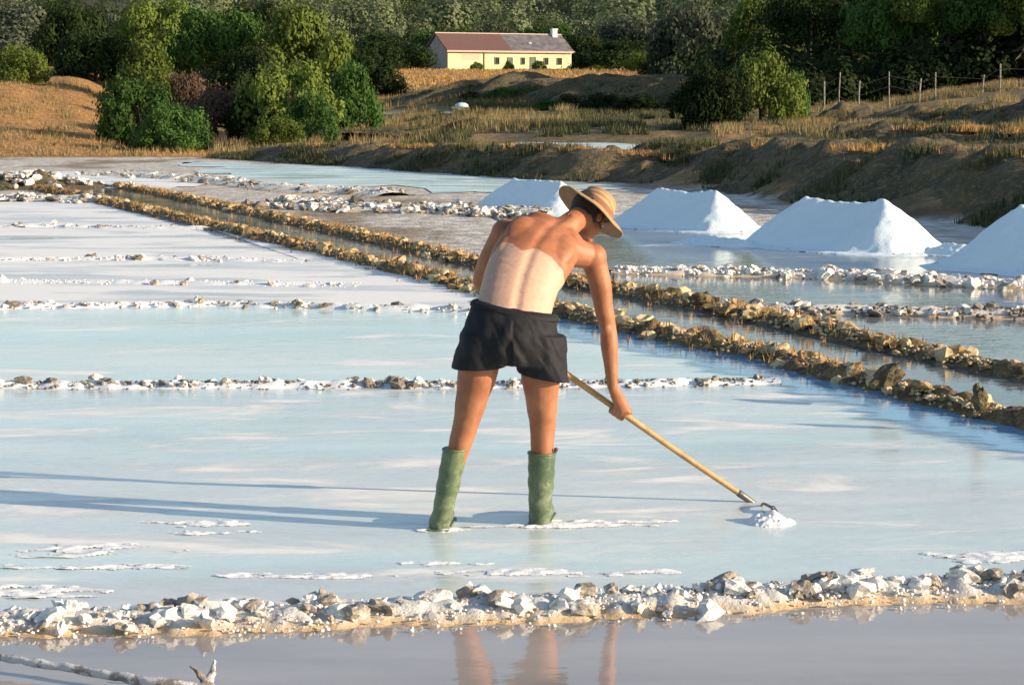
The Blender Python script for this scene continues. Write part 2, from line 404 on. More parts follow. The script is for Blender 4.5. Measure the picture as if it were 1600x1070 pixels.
# pans right of the channel
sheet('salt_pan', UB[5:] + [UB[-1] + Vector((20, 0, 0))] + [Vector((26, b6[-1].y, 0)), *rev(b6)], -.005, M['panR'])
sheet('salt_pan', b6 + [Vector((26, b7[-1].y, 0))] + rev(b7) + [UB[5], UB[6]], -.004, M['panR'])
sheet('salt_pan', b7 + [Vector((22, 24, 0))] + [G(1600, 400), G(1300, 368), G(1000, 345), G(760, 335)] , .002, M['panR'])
sheet('salt_pan', L([(400, 290), (760, 300), (900, 315), (960, 300), (940, 282), (700, 268), (450, 258), (260, 252)]), .002, M['panB'], 1.2)
sheet('salt_pan', L([(-600, 300), (100, 290), (330, 300), (250, 268), (-600, 262)]), .002, M['panC'], 1.2)
# upper pools behind the banks
def upool(pts, z, m='panR'): return sheet('water', [Vector((fromcol(a, d), d, 0)) for a, d in pts], z, M[m], .8)
upool([(790, 55.5), (1010, 52), (1120, 50), (1110, 55), (900, 61), (800, 61)], .63, 'panB')
upool([(1200, 45.5), (1330, 42.5), (1480, 39), (1490, 43.5), (1330, 48), (1220, 50)], .91, 'channel')
upool([(690, 97), (820, 97), (860, 106), (700, 107)], 1.19, 'panB')

# ------------------------------------------------------------------ stones
def stone_mesh(seed, sub=2, rough=.3, flat=.7):
    bm = bmesh.new(); bmesh.ops.create_icosphere(bm, subdivisions=sub, radius=.5)
    rnd = random.Random(seed); cuts = []
    for k in range(6):
        d = Vector((rnd.uniform(-1, 1), rnd.uniform(-1, 1), rnd.uniform(-1, 1))).normalized(); cuts.append((d, rnd.uniform(.36, .47)))
    for v in bm.verts:
        v.co *= 1 + rough * fbm(v.co.x * 3.5 + seed * 5.1, v.co.y * 3.5, v.co.z * 3.5, 4)
        for d, h in cuts:
            e = v.co.dot(d) - h
            if e > 0: v.co -= d * e
        v.co.z *= flat
    return bmmesh('stone', bm)
STN = [stone_mesh(i, 2, .8) for i in range(10)]
STS = [stone_mesh(30 + i, 1, .5) for i in range(8)]
def matcopies(lst, mat):
    out = []
    for m in lst:
        c = m.copy(); c.materials.append(mat); out.append(c)
    return out
ST = {k: matcopies(STN, M[k]) for k in ('stone', 'stone_far', 'clod')}
SS = {k: matcopies(STS, M[k]) for k in ('stone', 'stone_far', 'clod')}
def put_stone(parent, name, lib, p, s, rnd):
    o = bpy.data.objects.new(name, rnd.choice(lib)); COL.objects.link(o); o.parent = parent
    o.location = Vector(p) - parent.location
    o.rotation_euler = (rnd.uniform(-.5, .5), rnd.uniform(-.5, .5), rnd.uniform(0, 6.3))
    o.scale = (s * rnd.uniform(.8, 1.35), s * rnd.uniform(.7, 1.1), s * rnd.uniform(.6, 1.15)); return o
def ridge_mesh(name, poly, width, height, step, across=14, amp=.5, freq=4.0, seed=0, hf=None, zbase=-.03, flat=0.0, wobk=.18):
    n = max(3, int(plen(poly) / step)); V, F = [], []
    for i in range(n + 1):
        t = i / n; c, d = along(poly, t); nr = Vector((-d.y, d.x, 0))
        wob = fbm(c.x * .8 + seed, c.y * .8, 1, 2) * width * wobk; hh = (hf(t) if hf else 1) * height * (1 + .35 * fbm(c.x * 1.1, c.y * 1.1, seed + 5., 3))
        for j in range(across + 1):
            u = (j / across) * 2 - 1; au = abs(u)
            prof = (1 - sm(flat, 1, au))
            q = c + nr * (u * width * .5 * (1 + .15 * fbm(c.x * 2, c.y * 2, seed + u, 2)) + wob)
            z = zbase + (hh - zbase) * prof
            z += height * amp * prof ** .5 * fbm(q.x * freq, q.y * freq, seed, 4) * .6
            V.append((q.x, q.y, z))
    k = across + 1
    for i in range(n):
        for j in range(across): F.append((i * k + j, (i + 1) * k + j, (i + 1) * k + j + 1, i * k + j + 1))
    me = mesh(name, V, F)
    if sum(p.normal.z for p in me.polygons) < 0: me.flip_normals()
    return me
def bund(label, poly, width, height, step, body, kind, n_big, size, n_small, seed, spread=.35, amp=.6, freq=6, trange=(0, 1), body_name='salt_crust', jit=0.0, clump=True, lift=.6, bias=1.0):
    r = random.Random(seed); e = empty('salt_bund', along(poly, .5)[0]); tag(e, label, 'bund', 'bunds between the salt pans')
    me = ridge_mesh(body_name, poly, width, height, step, 14, amp, freq, seed)
    me.transform(Matrix.Translation(-e.location)); link(body_name, me, body, e, smooth=True)
    k = 0; tries = 0
    while k < n_big and tries < n_big * 12:
        tries += 1
        t_ = trange[0] + (trange[1] - trange[0]) * r.random() ** bias; c, d = along(poly, t_)
        if clump and fbm(c.x * .9 + seed, c.y * .9, 2.2, 2) < r.uniform(-.5, .25): continue
        nr = Vector((-d.y, d.x, 0)); u = r.gauss(0, spread); u = max(-1, min(1, u))
        s = size[0] + (size[1] - size[0]) * r.random() ** 1.7; q = c + nr * u * width * .5
        q.z = height * (1 - sm(0, 1, abs(u))) * lift + s * .12
        put_stone(e, 'stone' if kind != 'clod' else 'clod', ST[kind], q, s, r); k += 1
    # the small grit, beyond counting, as one part
    if n_small:
        Vs, Fs = [], []; base = 0
        src = [(np.array([v.co for v in m.vertices]), np.array([p.vertices for p in m.polygons])) for m in STS]
        for _ in range(n_small):
            c, d = along(poly, trange[0] + (trange[1] - trange[0]) * r.random() ** bias); nr = Vector((-d.y, d.x, 0)); u = max(-.85, min(.85, r.gauss(0, .36)))
            s = r.uniform(size[0] * .25, size[0] * .8); q = c + nr * u * width * .5
            z = max(0, height * (1 - sm(0, 1, min(1, abs(u))))) * .9
            v, f = src[r.randrange(8)]; a = r.uniform(0, 6.3); R = np.array([[math.cos(a), -math.sin(a), 0], [math.sin(a), math.cos(a), 0], [0, 0, 1]])
            Vs.append((v * s) @ R.T + np.array([q.x - e.location.x, q.y - e.location.y, z - e.location.z])); Fs.append(f + base); base += len(v)
        gm = npmesh('grit', np.concatenate(Vs), np.concatenate(Fs)); o = link('grit', gm, M[kind], e); tag(o, kind='stuff')
    return e
bund('low front bund of dark stones caked in white salt, right before the foreground pool', b1, .62, .036, .014, M['crust'], 'stone', 290, (.03, .125), 3000, 11, spread=.30, amp=1.35, freq=10, trange=(.33, .66), lift=1.0)
bund('thin salt crusted bund crossing the pan straight behind the worker\'s legs', b2, .40, .034, .04, M['salt'], 'stone_far', 60, (.05, .13), 900, 12, spread=.3, amp=1.5, freq=8, trange=(.66, 1))
bund('second thin pale bund, beside the worker\'s waist on the left, dotted with stones', b3, .46, .045, .05, M['salt'], 'stone_far', 60, (.06, .15), 500, 13, spread=.3, amp=.9, trange=(.62, 1))
bund('third pale bund on the left, a loose row of small grey stones before the rubble', b4, .5, .04, .06, M['salt'], 'stone_far', 70, (.06, .15), 500, 14, spread=.5, amp=.9, trange=(.6, 1))
bund('faint broken line of grey stones between the third and the farthest left bund', L([(-2600, 352), (-500, 354), (0, 354), (330, 358)]), .6, .035, .08, M['salt'], 'stone_far', 50, (.06, .18), 500, 24, spread=.6, amp=1.2, trange=(.62, 1))
bund('low grey streak of rubble just above the second pale bund at the left', L([(-2600, 440), (-500, 440), (0, 441), (300, 444), (560, 446)]), .7, .03, .07, M['salt'], 'stone', 45, (.04, .12), 700, 25, spread=.7, amp=1.2, trange=(.6, 1))
bund('farthest left bund of pale rubble where the golden hill begins', b5, 1.2, .10, .08, M['crust'], 'stone_far', 120, (.10, .26), 700, 15, spread=.5, amp=.9, trange=(.6, 1))
bund('brown earth bund along the near side of the narrow channel, passing behind the worker', LB, .54, .085, .05, M['bund'], 'clod', 300, (.05, .20), 4000, 16, spread=.36, amp=1.6, freq=7, trange=(.0, .89), body_name='earth_body', clump=False, bias=.6, lift=.85)
bund('brown earth bund along the far side of the narrow channel, below the salt heaps', UB, .50, .07, .05, M['bund'], 'clod', 290, (.06, .20), 4000, 17, spread=.36, amp=1.6, freq=7, trange=(.0, .87), body_name='earth_body', clump=False, bias=.65, lift=.85)
bund('white crusted bund at the right edge, between two dark pools', b6, .7, .06, .05, M['crust'], 'stone_far', 90, (.08, .2), 500, 18, spread=.4, amp=.9, trange=(0, .5))
bund('low stony bund at the foot of the row of salt heaps', b7, .9, .07, .06, M['crust'], 'stone', 130, (.08, .2), 700, 19, spread=.5, amp=.9, trange=(0, .5))
bund('pale stony bund left of the salt heaps, crowded with white lumps', b9, 1.9, .10, .08, M['crust'], 'stone_far', 230, (.12, .30), 900, 20, spread=.6, amp=1, clump=False)
bund('white salt bund in the far left below the scrub', b10, 1.6, .10, .1, M['crust'], 'stone_far', 110, (.10, .25), 600, 21, spread=.6, amp=.9)

# big dark clods standing on the channel bund at the right
def lone(name, label, cat, px, py, s, mat, sc=(1, 1, 1), seed=1, zup=.1, rot=(0, 0, 0)):
    m = stone_mesh(seed, 3, .6, 1); o = link(name, m, mat); q = G(px, py, zup); o.location = q; o.scale = Vector(sc) * s; o.rotation_euler = rot
    return tag(o, label, cat, 'dark clods on the channel bund')
lone('earth_clod', 'long dark tilted clod of earth on the channel bund, right of the rake', 'clod', 1385, 588, .15, M['bank'], (1.5, .9, .9), 51, .20, (0, -.5, .2))
lone('earth_clod', 'upright black clod on the channel bund near the right edge', 'clod', 1532, 622, .13, M['bank'], (.8, .8, 1.3), 52, .21)
lone('earth_clod', 'small dark clod on the far channel bund above the worker\'s hand', 'clod', 1098, 470, .20, M['bank'], (1.2, .9, .8), 53, .15)

# rubble heap at far left
e = empty('rubble_heap', G(40, 292)); tag(e, 'low grey heap of rubble at the left edge below the golden slope', 'rubble heap')
bm = bmesh.new(); bmesh.ops.create_grid(bm, x_segments=50, y_segments=26, size=1)
for v in bm.verts:
    r_ = math.sqrt(v.co.x ** 2 + v.co.y ** 2); v.co = Vector((v.co.x * 2.6, v.co.y * 1.8, -.05 + .30 * (1 - sm(0, 1, r_)) * (1 + .9 * fbm(v.co.x * 4, v.co.y * 3))))
link('heap_body', bmmesh('heap_body', bm), M['bank'], e, smooth=True)
r = random.Random(3)
for i in range(110):
    a, q = r.uniform(0, 6.3), abs(r.gauss(0, .45)); 
    put_stone(e, 'stone', ST['stone_far' if r.random() < .25 else 'stone'], e.location + Vector((math.cos(a) * q * 2.6, math.sin(a) * q * 1.8, .30 * (1 - sm(0, 1, min(1, q))))), r.uniform(.10, .28), r)

# ------------------------------------------------------------------ raised salt crust in the worker's pan
def crust_patch(px, py, wx, wy, seed, h=.008, edge=.0):
    c = G(px, py); bm = bmesh.new(); bmesh.ops.create_grid(bm, x_segments=70, y_segments=40, size=1)
    kill = []
    for v in bm.verts:
        x, y = v.co.x * wx, v.co.y * wy; rr = math.hypot(v.co.x, v.co.y)
        z = h * (1 - rr * 1.15) * 1.2 + h * 1.5 * fbm(x * 3.2 + seed, y * 9, seed, 3) + h * .9 * fbm(x * 14, y * 24, seed, 3)
        v.co = Vector((x, y, z)); 
        if z < .0005 or rr > 1: kill.append(v)
    bmesh.ops.delete(bm, geom=kill, context='VERTS'); return c, bm
patches = [(300, 818, .30, .09), (60, 860, .75, .16), (330, 832, .25, .06), (20, 925, .5, .12), (480, 900, .4, .06), (870, 895, .55, .08), (870, 822, .5, .05),
           (1560, 870, .35, .16), (150, 885, .5, .07), (700, 880, .22, .06), (960, 815, .4, .04), (700, 829, .16, .04), (860, 823, .2, .035)]
bmall = bmesh.new()
for i, (a, b, wx, wy) in enumerate(patches):
    c, bm = crust_patch(a, b, wx, wy, i * 3.7); m_ = bpy.data.meshes.new('t'); bmesh.ops.translate(bm, vec=c, verts=bm.verts[:]); bm.to_mesh(m_); bm.free(); bmall.from_mesh(m_); bpy.data.meshes.remove(m_)
o = link('salt_crust', bmmesh('salt_crust', bmall), M['salt'], smooth=True); tag(o, 'thin white salt crust floating in the pan round the worker', 'salt crust', kind='stuff')

# ------------------------------------------------------------------ salt heaps
def salt_heap(label, px, py, H, r_, run, ang, seed, sag=.06, name='salt_heap', group='heaps of harvested salt in a row', lift2=.0):
    c = G(px, py); n1, n2 = 90, 60; V, F = [], []
    ex, ey = r_ + run * 1.25, run * 1.25
    for i in range(n1 + 1):
        for j in range(n2 + 1):
            u, v = (i / n1 * 2 - 1) * ex, (j / n2 * 2 - 1) * ey
            du = max(0, abs(u) - r_) / run; dv = abs(v) / run
            dist = (du ** 3 + dv ** 3) ** (1 / 3) * (1 + .10 * fbm(u * 2, v * 2, seed))
            Hh = H * (1 + lift2 * u / r_ - sag * math.cos(u / r_ * 1.6) + .035 * nz(u * 3, seed))
            z = Hh * (1 - dist)
            z = z if z > .03 * H else .03 * H * math.exp((z - .03 * H) * 9) - .006 * (dist > 1.15)
            z += (.022 * fbm(u * 3, v * 3, seed) + .018 * fbm(u * 11, v * 11, seed)) * (1 - min(1, dist * .6))
            if dist > 1.22: z = -.02
            V.append((u, v, z))
    k = n2 + 1
    for i in range(n1):
        for j in range(n2): F.append((i * k + j, (i + 1) * k + j, (i + 1) * k + j + 1, i * k + j + 1))
    o = link(name, mesh(name, V, F), M['mound'], smooth=True); o.location = c + Vector((0, 0, .01)); o.rotation_euler = (0, 0, ang)
    return tag(o, label, 'salt heap', group)
AN = math.atan2(-.74, .67)
salt_heap('leftmost white salt heap, half hidden behind the worker\'s straw hat', 838, 330, .56, .62, .66, AN, 1.3)
salt_heap('salt heap just right of the straw hat, with one bright sunlit end', 1072, 356, .58, .62, .68, AN, 2.3)
salt_heap('large salt heap with the dipped ridge, second from the right edge', 1318, 387, .66, .66, .80, AN, 5.3, .09)
salt_heap('salt heap cut off by the right edge of the picture', 1672, 424, .72, .70, .85, AN, 4.3)
for i, (a, b, s) in enumerate([(1510, 400, .14), (1120, 382, .10)]):
    salt_heap(['small flattened lump of spilt salt between the two right heaps', 'small patch of spilt salt in front of the heap beside the hat'][i], a, b, s, .35, .30, AN, 8 + i, name='salt_lump', group='spilt lumps of salt')

r = random.Random(31); Vs, Fs, base = [], [], 0
src = [(np.array([v.co for v in m.vertices]), np.array([p.vertices for p in m.polygons])) for m in STS]
for (px, py, r_, run) in [(838, 330, .62, .66), (1072, 356, .62, .68), (1318, 387, .66, .80), (1672, 424, .70, .85)]:
    c0 = G(px, py)
    for _ in range(420):
        a = r.uniform(0, 6.283); k = r.gauss(1.0, .10); x = math.cos(a) * run * k + (r_ if math.cos(a) > 0 else -r_) * abs(math.cos(a)) ** .5; y = math.sin(a) * run * k
        q = c0 + Vector((x * math.cos(AN) - y * math.sin(AN), x * math.sin(AN) + y * math.cos(AN), .005)); s_ = .02 + .07 * r.random() ** 3
        v, f = src[r.randrange(8)]; Vs.append(v * s_ + np.array(q)); Fs.append(f + base); base += len(v)
tag(link('salt_lumps', npmesh('salt_lumps', np.concatenate(Vs), np.concatenate(Fs)), M['crust']), 'loose lumps of salt fallen round the feet of the heaps', 'salt lumps', kind='stuff')
# ------------------------------------------------------------------ embankments
def bankpoly(pts): return [Vector((fromcol(a, d), d, 0)) for a, d in pts]
def embankment(label, pts, width, crest, seed, zb=-.08, amp=.09, step=.16):
    poly = bankpoly(pts); tot = [0]
    for a, b in zip(poly, poly[1:]): tot.append(tot[-1] + (b - a).length)
    ts = [x / tot[-1] for x in tot]
    def hf(t): return float(np.interp(t, ts, crest))
    me = ridge_mesh('embankment', poly, width, 1.0, step, 34, amp, 1.6, seed, hf, zbase=zb, flat=.12, wobk=.05)
    for v in me.vertices: v.co.z += .10 * fbm(v.co.x * 3.3, v.co.y * 2.2, seed, 3)
    o = link('embankment', me, M['bank'], smooth=True); tag(o, label, 'embankment', kind='structure'); return poly, hf
E1 = embankment('left', [(380, 67), (450, 65), (600, 59.5), (800, 53), (940, 49.5), (1050, 48.5), (1110, 47.5)], 4.2, [.12, .40, .52, .68, .66, .60, .3], 3.1)
E2 = embankment('right', [(975, 54.5), (1040, 52), (1200, 46), (1400, 38.5), (1600, 34.2), (1900, 29), (2600, 20)], 4.6, [.35, .76, .90, 1.0, 1.04, 1.1, 1.1], 7.7)

def cz(py, d): return CAMH - slope(py) * d
E3 = embankment('terrace', [(1130, 64), (1200, 58), (1300, 54.5), (1400, 51), (1600, 46.5), (1900, 41)], 4.2, [cz(207, 64), cz(204, 58), cz(203, 54.5), cz(200, 51), cz(206, 46.5), cz(206, 41)], 4.4, zb=.7, amp=.03)
E4 = embankment('terrace', [(1170, 78), (1300, 70), (1450, 64), (1600, 58), (1900, 52)], 4.6, [cz(188, 78), cz(183, 70), cz(178, 64), cz(170, 58), cz(160, 52)], 6.4, zb=.9, amp=.03)
E5 = embankment('berm', [(640, 132), (740, 124), (850, 120), (1000, 112), (1160, 102)], 15, [cz(160, 132), cz(136, 124), cz(127, 120), cz(131, 112), cz(140, 102)], 8.4, zb=1.1, step=.4, amp=.05)
E6 = embankment('berm', [(560, 84), (650, 78), (760, 74), (900, 70), (1080, 64)], 4.5, [cz(212, 84), cz(205, 78), cz(200, 74), cz(199, 70), cz(203, 64)], 9.4, zb=.6)
# ------------------------------------------------------------------ grass and scrub (stuff)
def tufts(name, label, pts, h, wd, blades, mat, seed, lean=.5):
    r = np.random.RandomState(seed); N = len(pts); pts = np.repeat(np.array(pts), blades, 0); K = len(pts)
    a = r.uniform(0, 6.283, K); sp = r.uniform(0, 1, K); hh = r.uniform(h[0], h[1], K); ww = wd * r.uniform(.6, 1.3, K)
    base = pts + np.stack([np.cos(a) * sp * h[1] * .35, np.sin(a) * sp * h[1] * .35, np.zeros(K)], 1)
    dx = np.stack([-np.sin(a), np.cos(a), np.zeros(K)], 1) * ww[:, None] / 2
    tip = base + np.stack([np.cos(a) * hh * lean * sp, np.sin(a) * hh * lean * sp, hh], 1)
    V = np.stack([base - dx, base + dx, tip], 1).reshape(-1, 3); F = np.arange(len(V)).reshape(-1, 3)
    o = link(name, npmesh(name, V, F), mat); return tag(o, label, 'grass', kind='stuff')
def mat_grass(name, a, b):
    t = NT(name); n1 = t.noise(.7, 4, .6); n2 = t.noise(12, 2, .6)
    c = t.mix(t.ramp(n1, [(.4, 0.), (.6, 1.)]), a, b); c = t.mix(t.ramp(n2, [(.4, 0.), (.7, .5)]), c, tuple(x * .5 for x in a))
    d = t.pr(c, .8); tr = t.n('ShaderNodeBsdfTranslucent'); t.l(c, tr.inputs[0]); mx = t.n('ShaderNodeMixShader'); mx.inputs[0].default_value = .3
    t.l(d.outputs[0], mx.inputs[1]); t.l(tr.outputs[0], mx.inputs[2]); return t.done(mx.outputs[0])
M['gold'] = mat_grass('dry_grass', (.52, .31, .11), (.40, .23, .08)); M['tan'] = mat_grass('tan_scrub', (.34, .24, .11), (.22, .19, .08)); M['dkscrub'] = mat_grass('dark_scrub', (.055, .075, .03), (.13, .12, .045))
r = random.Random(9)
def area(n, px, d, cond=lambda a, b: True):
    out = []
    while len(out) < n:
        a, b = r.uniform(*px), math.sqrt(r.uniform(d[0] ** 2, d[1] ** 2))
        if cond(a, b): out.append((fromcol(a, b), b, tz(a, b) - .02))
    return out
tufts('dry_grass', 'golden dry grass covering the slope at the left', area(20000, (-250, 360), (67, 118)), (.03, .13), .03, 3, M['gold'], 1)
tufts('slope_scrub', 'sparse brown scrub scattered over the golden slope', area(2600, (-250, 300), (67, 116), lambda a, b: fbm(a * .02, b * .2, 8) > .12), (.08, .32), .04, 5, M['tan'], 21)
tufts('scrub_grass', 'tan scrub and dry stalks between the bushes and the house', area(15000, (330, 900), (66, 150), lambda a, b: not (680 < a < 870 and 95 < b < 109) and (a < 740 or b > 63) and fbm(a * .012, b * .12, 5) > -.02), (.12, .5), .045, 3, M['tan'], 2)
tufts('scrub_grass', 'dark green low scrub between the terraces', area(12000, (640, 1250), (62, 108), lambda a, b: not (690 < a < 860 and 95 < b < 108) and fbm(a * .015, b * .15, 1) > .0), (.08, .35), .05, 4, M['dkscrub'], 12)
tufts('field_grass', 'yellowing grass field below the yellow house', area(9000, (560, 1150), (150, 300)), (.12, .4), .14, 3, M['gold'], 3)
tufts('scrub_grass', 'orange brown scrub on the terraces at the right', area(14000, (1120, 1750), (44, 90), lambda a, b: b > 50.5 + (1300 - a) * .012 and fbm(a * .012, b * .15, 6) > .05), (.08, .34), .035, 3, M['tan'], 4)
tufts('dark_scrub', 'dark low scrub on the far bank below the house', area(9000, (720, 1130), (107, 136)), (.2, .7), .08, 4, M['dkscrub'], 5)
BK = ((E1, 2.1, 9000), (E2, 2.3, 9000), (E3, 2.1, 9000), (E4, 2.3, 9000), (E5, 7.5, 16000), (E6, 2.2, 5000))
pts = []; ZB = {id(E3): .7, id(E4): .9, id(E5): 1.1, id(E6): .6}
for E, hw, n_k in BK:
    poly, hf = E; zb_ = ZB.get(id(E), -.08)
    for k in range(n_k):
        t_ = r.random(); c, d = along(poly, t_); nr = Vector((-d.y, d.x, 0)); u = r.uniform(-.95, .95); q = c + nr * u * hw
        if fbm(q.x * .6, q.y * .6, 2) < r.uniform(.0, .4) and (u < .75): continue
        pts.append((q.x, q.y, zb_ + (hf(t_) - zb_) * (1 - sm(.12, 1, abs(u)))))
tufts('bank_scrub', 'dark weeds and dry tufts growing over the embankments', pts, (.08, .26), .035, 5, M['dkscrub'], 6)
pts = []
for (poly, hf), hw, n_k in BK:
    for k in range(n_k // (1 if n_k == 9000 and hf in (E3[1], E4[1]) else 3)):
        t_ = r.random(); c, d = along(poly, t_); nr = Vector((-d.y, d.x, 0)); u = r.gauss(.04, .12); q = c + nr * u * hw
        if fbm(q.x * .5, q.y * .5) > -.1: pts.append((q.x, q.y, hf(t_) - .03))
tufts('crest_grass', 'golden grass along the crests of the embankments', pts, (.05, .18), .03, 4, M['gold'], 7)
pts = []
for poly in (LB, UB):
    for k in range(900):
        c, d = along(poly, r.uniform(0, .84)); nr = Vector((-d.y, d.x, 0)); u = r.gauss(0, .5); q = c + nr * u * .31
        pts.append((q.x, q.y, .10 * (1 - min(1, abs(u)))))
tufts('bund_grass', 'short dry stubble on the brown channel bunds', pts, (.02, .09), .012, 4, M['gold'], 8)

# ------------------------------------------------------------------ trees
def crown_arrays(seed, clumps, leaves, leaf, shape=(1, 1, .8), low=.15, lump=.36):
    """unit crown about radius 1, base at z=0; clumps of leaf faces spread through the volume"""
    r = np.random.RandomState(seed); V = []
    cs = []
    for k in range(clumps):
        d = r.normal(size=3); d /= np.linalg.norm(d); d[2] = abs(d[2]) * 1.1 - low * .8
        q = d * (r.uniform(.3, 1.05) ** .45) * np.array(shape); q[2] += shape[2] * .45; cs.append((q, lump * r.uniform(.5, 1.35)))
    for q, s in cs:
        n = int(leaves * (s / lump) ** 2); d = r.normal(size=(n, 3)); d /= np.linalg.norm(d, axis=1)[:, None]
        rr = (s * r.uniform(.55, 1.12, n) * (1 + .3 * np.sin(d[:, 0] * 5 + q[0] * 9) * np.cos(d[:, 1] * 4 + q[1] * 7)))[:, None]
        p = q + d * rr * np.array([1, 1, .8])
        a = r.normal(size=(n, 3)) * .7 + d * .2; a -= 0; b = np.cross(a, d + r.normal(size=(n, 3)) * .4); a = np.cross(b, d + .3 * r.normal(size=(n, 3)))
        a /= np.linalg.norm(a, axis=1)[:, None] + 1e-9; b /= np.linalg.norm(b, axis=1)[:, None] + 1e-9
        sz = (leaf * r.uniform(.6, 1.4, n))[:, None]
        V.append(np.stack([p - a * sz, p - b * sz * .55, p + a * sz, p + b * sz * .55], 1).reshape(-1, 3))
    V = np.concatenate(V); V[:, 2] = np.maximum(V[:, 2], -.02)
    return V, np.arange(len(V)).reshape(-1, 4), cs
def trunk_mesh(seed, cs, H=1.0, r0=.07):
    rnd = random.Random(seed); bm = bmesh.new()
    top = Vector((rnd.uniform(-.1, .1), rnd.uniform(-.1, .1), H * .6))
    tube(bm, [(0, 0, -.15), (0.02, 0, .15 * H), top * .6, top], [r0 * 1.2, r0, r0 * .75, r0 * .45], n=8, sub=2)
    for q, s in rnd.sample(cs, min(9, len(cs))):
        q = Vector(q); st = top * rnd.uniform(.3, .9); tube(bm, [st, st.lerp(q, .5) + Vector((0, 0, -.05)), q], [r0 * .45, r0 * .3, r0 * .12], n=6, sub=2)
    return bmmesh('trunk', bm)
M['bark'] = mat_plain('bark', (.05, .04, .03), .9, .3, 6)
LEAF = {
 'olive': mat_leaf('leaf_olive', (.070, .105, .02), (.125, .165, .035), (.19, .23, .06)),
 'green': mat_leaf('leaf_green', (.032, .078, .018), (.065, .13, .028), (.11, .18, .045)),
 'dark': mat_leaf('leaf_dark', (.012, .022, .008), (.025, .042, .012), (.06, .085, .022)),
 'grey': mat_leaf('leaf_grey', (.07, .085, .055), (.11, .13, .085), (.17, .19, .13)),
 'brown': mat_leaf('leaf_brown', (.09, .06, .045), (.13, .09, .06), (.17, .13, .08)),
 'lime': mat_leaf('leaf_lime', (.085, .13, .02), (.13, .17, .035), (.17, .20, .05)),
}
CR = {}
def crownlib(key, leafmat, seed, clumps, leaves, leaf, shape, low=.15, lump=.36, H=1., r0=.07):
    V, F, cs = crown_arrays(seed, clumps, leaves, leaf, shape, low, lump)
    me = npmesh('crown', V, F); me.materials.append(LEAF[leafmat]); tm = trunk_mesh(seed, cs, H, r0); tm.materials.append(M['bark'])
    CR.setdefault(key, []).append((me, tm))
for kind in LEAF:
    for v in range(3):
        crownlib('bush_' + kind, kind, hash_ := sum(map(ord, kind)) * 7 + v, 48, 240, .038, (1.02, .95, .78), low=.5, lump=.265)
treerng = random.Random(77)
def tree(name, kind, label, px, ytop, d, wpx, cat, group=None, ybase=None, var=None, sink=.05, full=False):
    """crown about wpx photo pixels wide, its top at photo row ytop, standing d metres off on the ground"""
    x = fromcol(px, d); zb = tz(px, d) if ybase is None else CAMH - slope(ybase) * d
    ztop = CAMH - slope(ytop) * d; R = wpx * d / FPX / 2 * (1.3 if name == 'tree' else 1.08)
    lib = CR['bush_' + kind]; me, tm = lib[treerng.randrange(len(lib)) if var is None else var % len(lib)]
    e = empty(name, (x, d, zb), treerng.uniform(0, 6.28)); tag(e, label, cat, group)
    Hc = ztop - zb; hcr = Hc if name == 'bush' else min(Hc, 1.7 * R); sz = hcr / 1.32
    c = bpy.data.objects.new('crown', me); t_ = bpy.data.objects.new('trunk', tm)
    for o in (c, t_): COL.objects.link(o); o.parent = e; o.scale = (R / 1.12, R / 1.12, sz)
    if name != 'bush': c.location = (0, 0, Hc - hcr); t_.scale = (R / 1.9, R / 1.9, Hc / 1.15)
    return e
BL = 'bushes on the slope at the left'
for a in [
 ('bush', 'green', 'round dark green bush whose foot stands lowest on the golden slope', 268, 140, 74, 125, 'bush', BL, None),
 ('bush', 'green', 'broad green bush above the golden slope, casting a long dark shadow to its left', 215, 92, 80, 150, 'bush', BL, None),
 ('bush', 'olive', 'sunlit olive green bush at the far left edge above the slope', 32, 50, 112, 95, 'bush', BL, None),
 ('bush', 'olive', 'wide olive bush left of the dry brown brush', 235, 40, 110, 130, 'bush', BL, None),
 ('bush', 'brown', 'dry brown leafless looking brush between the two green bush groups', 335, 110, 86, 120, 'bush', BL, None),
 ('bush', 'brown', 'small rusty brown brush on the slope behind the lowest green bush', 290, 85, 98, 70, 'bush', BL, None),
 ('bush', 'olive', 'tall olive green bush forming the middle of the large clump left of the house', 455, 50, 84, 165, 'bush', BL, None),
 ('bush', 'green', 'green bush at the right end of the large clump, next to the dry ground', 545, 65, 88, 110, 'bush', BL, None),
 ('bush', 'green', 'dark green bush at the foot of the large clump left of the house', 485, 120, 78, 105, 'bush', BL, None),
 ('bush', 'lime', 'low bright green shrub at the front foot of the large clump', 430, 165, 74, 85, 'bush', BL, None),
 ('bush', 'dark', 'small dark bush tucked between the brown brush and the large clump', 388, 130, 84, 70, 'bush', BL, None),
]:
    tree(a[0], a[1], a[2], a[3], a[4], a[5], a[6], a[7], a[8], a[9])
TL = 'trees behind the bushes at the left'
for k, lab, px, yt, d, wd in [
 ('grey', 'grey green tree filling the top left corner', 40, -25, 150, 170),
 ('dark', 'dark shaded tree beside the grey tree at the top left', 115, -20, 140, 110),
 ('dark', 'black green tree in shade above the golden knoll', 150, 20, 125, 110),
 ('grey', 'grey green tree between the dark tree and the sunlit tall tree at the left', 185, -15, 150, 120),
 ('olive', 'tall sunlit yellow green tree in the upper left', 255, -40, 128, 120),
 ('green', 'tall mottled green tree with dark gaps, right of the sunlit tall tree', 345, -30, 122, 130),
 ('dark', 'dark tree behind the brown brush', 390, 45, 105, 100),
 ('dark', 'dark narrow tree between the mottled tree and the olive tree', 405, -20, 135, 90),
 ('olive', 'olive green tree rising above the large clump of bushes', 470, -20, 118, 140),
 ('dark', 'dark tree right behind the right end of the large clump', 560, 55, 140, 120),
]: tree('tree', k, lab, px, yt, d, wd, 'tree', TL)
TH = 'trees round the yellow house'
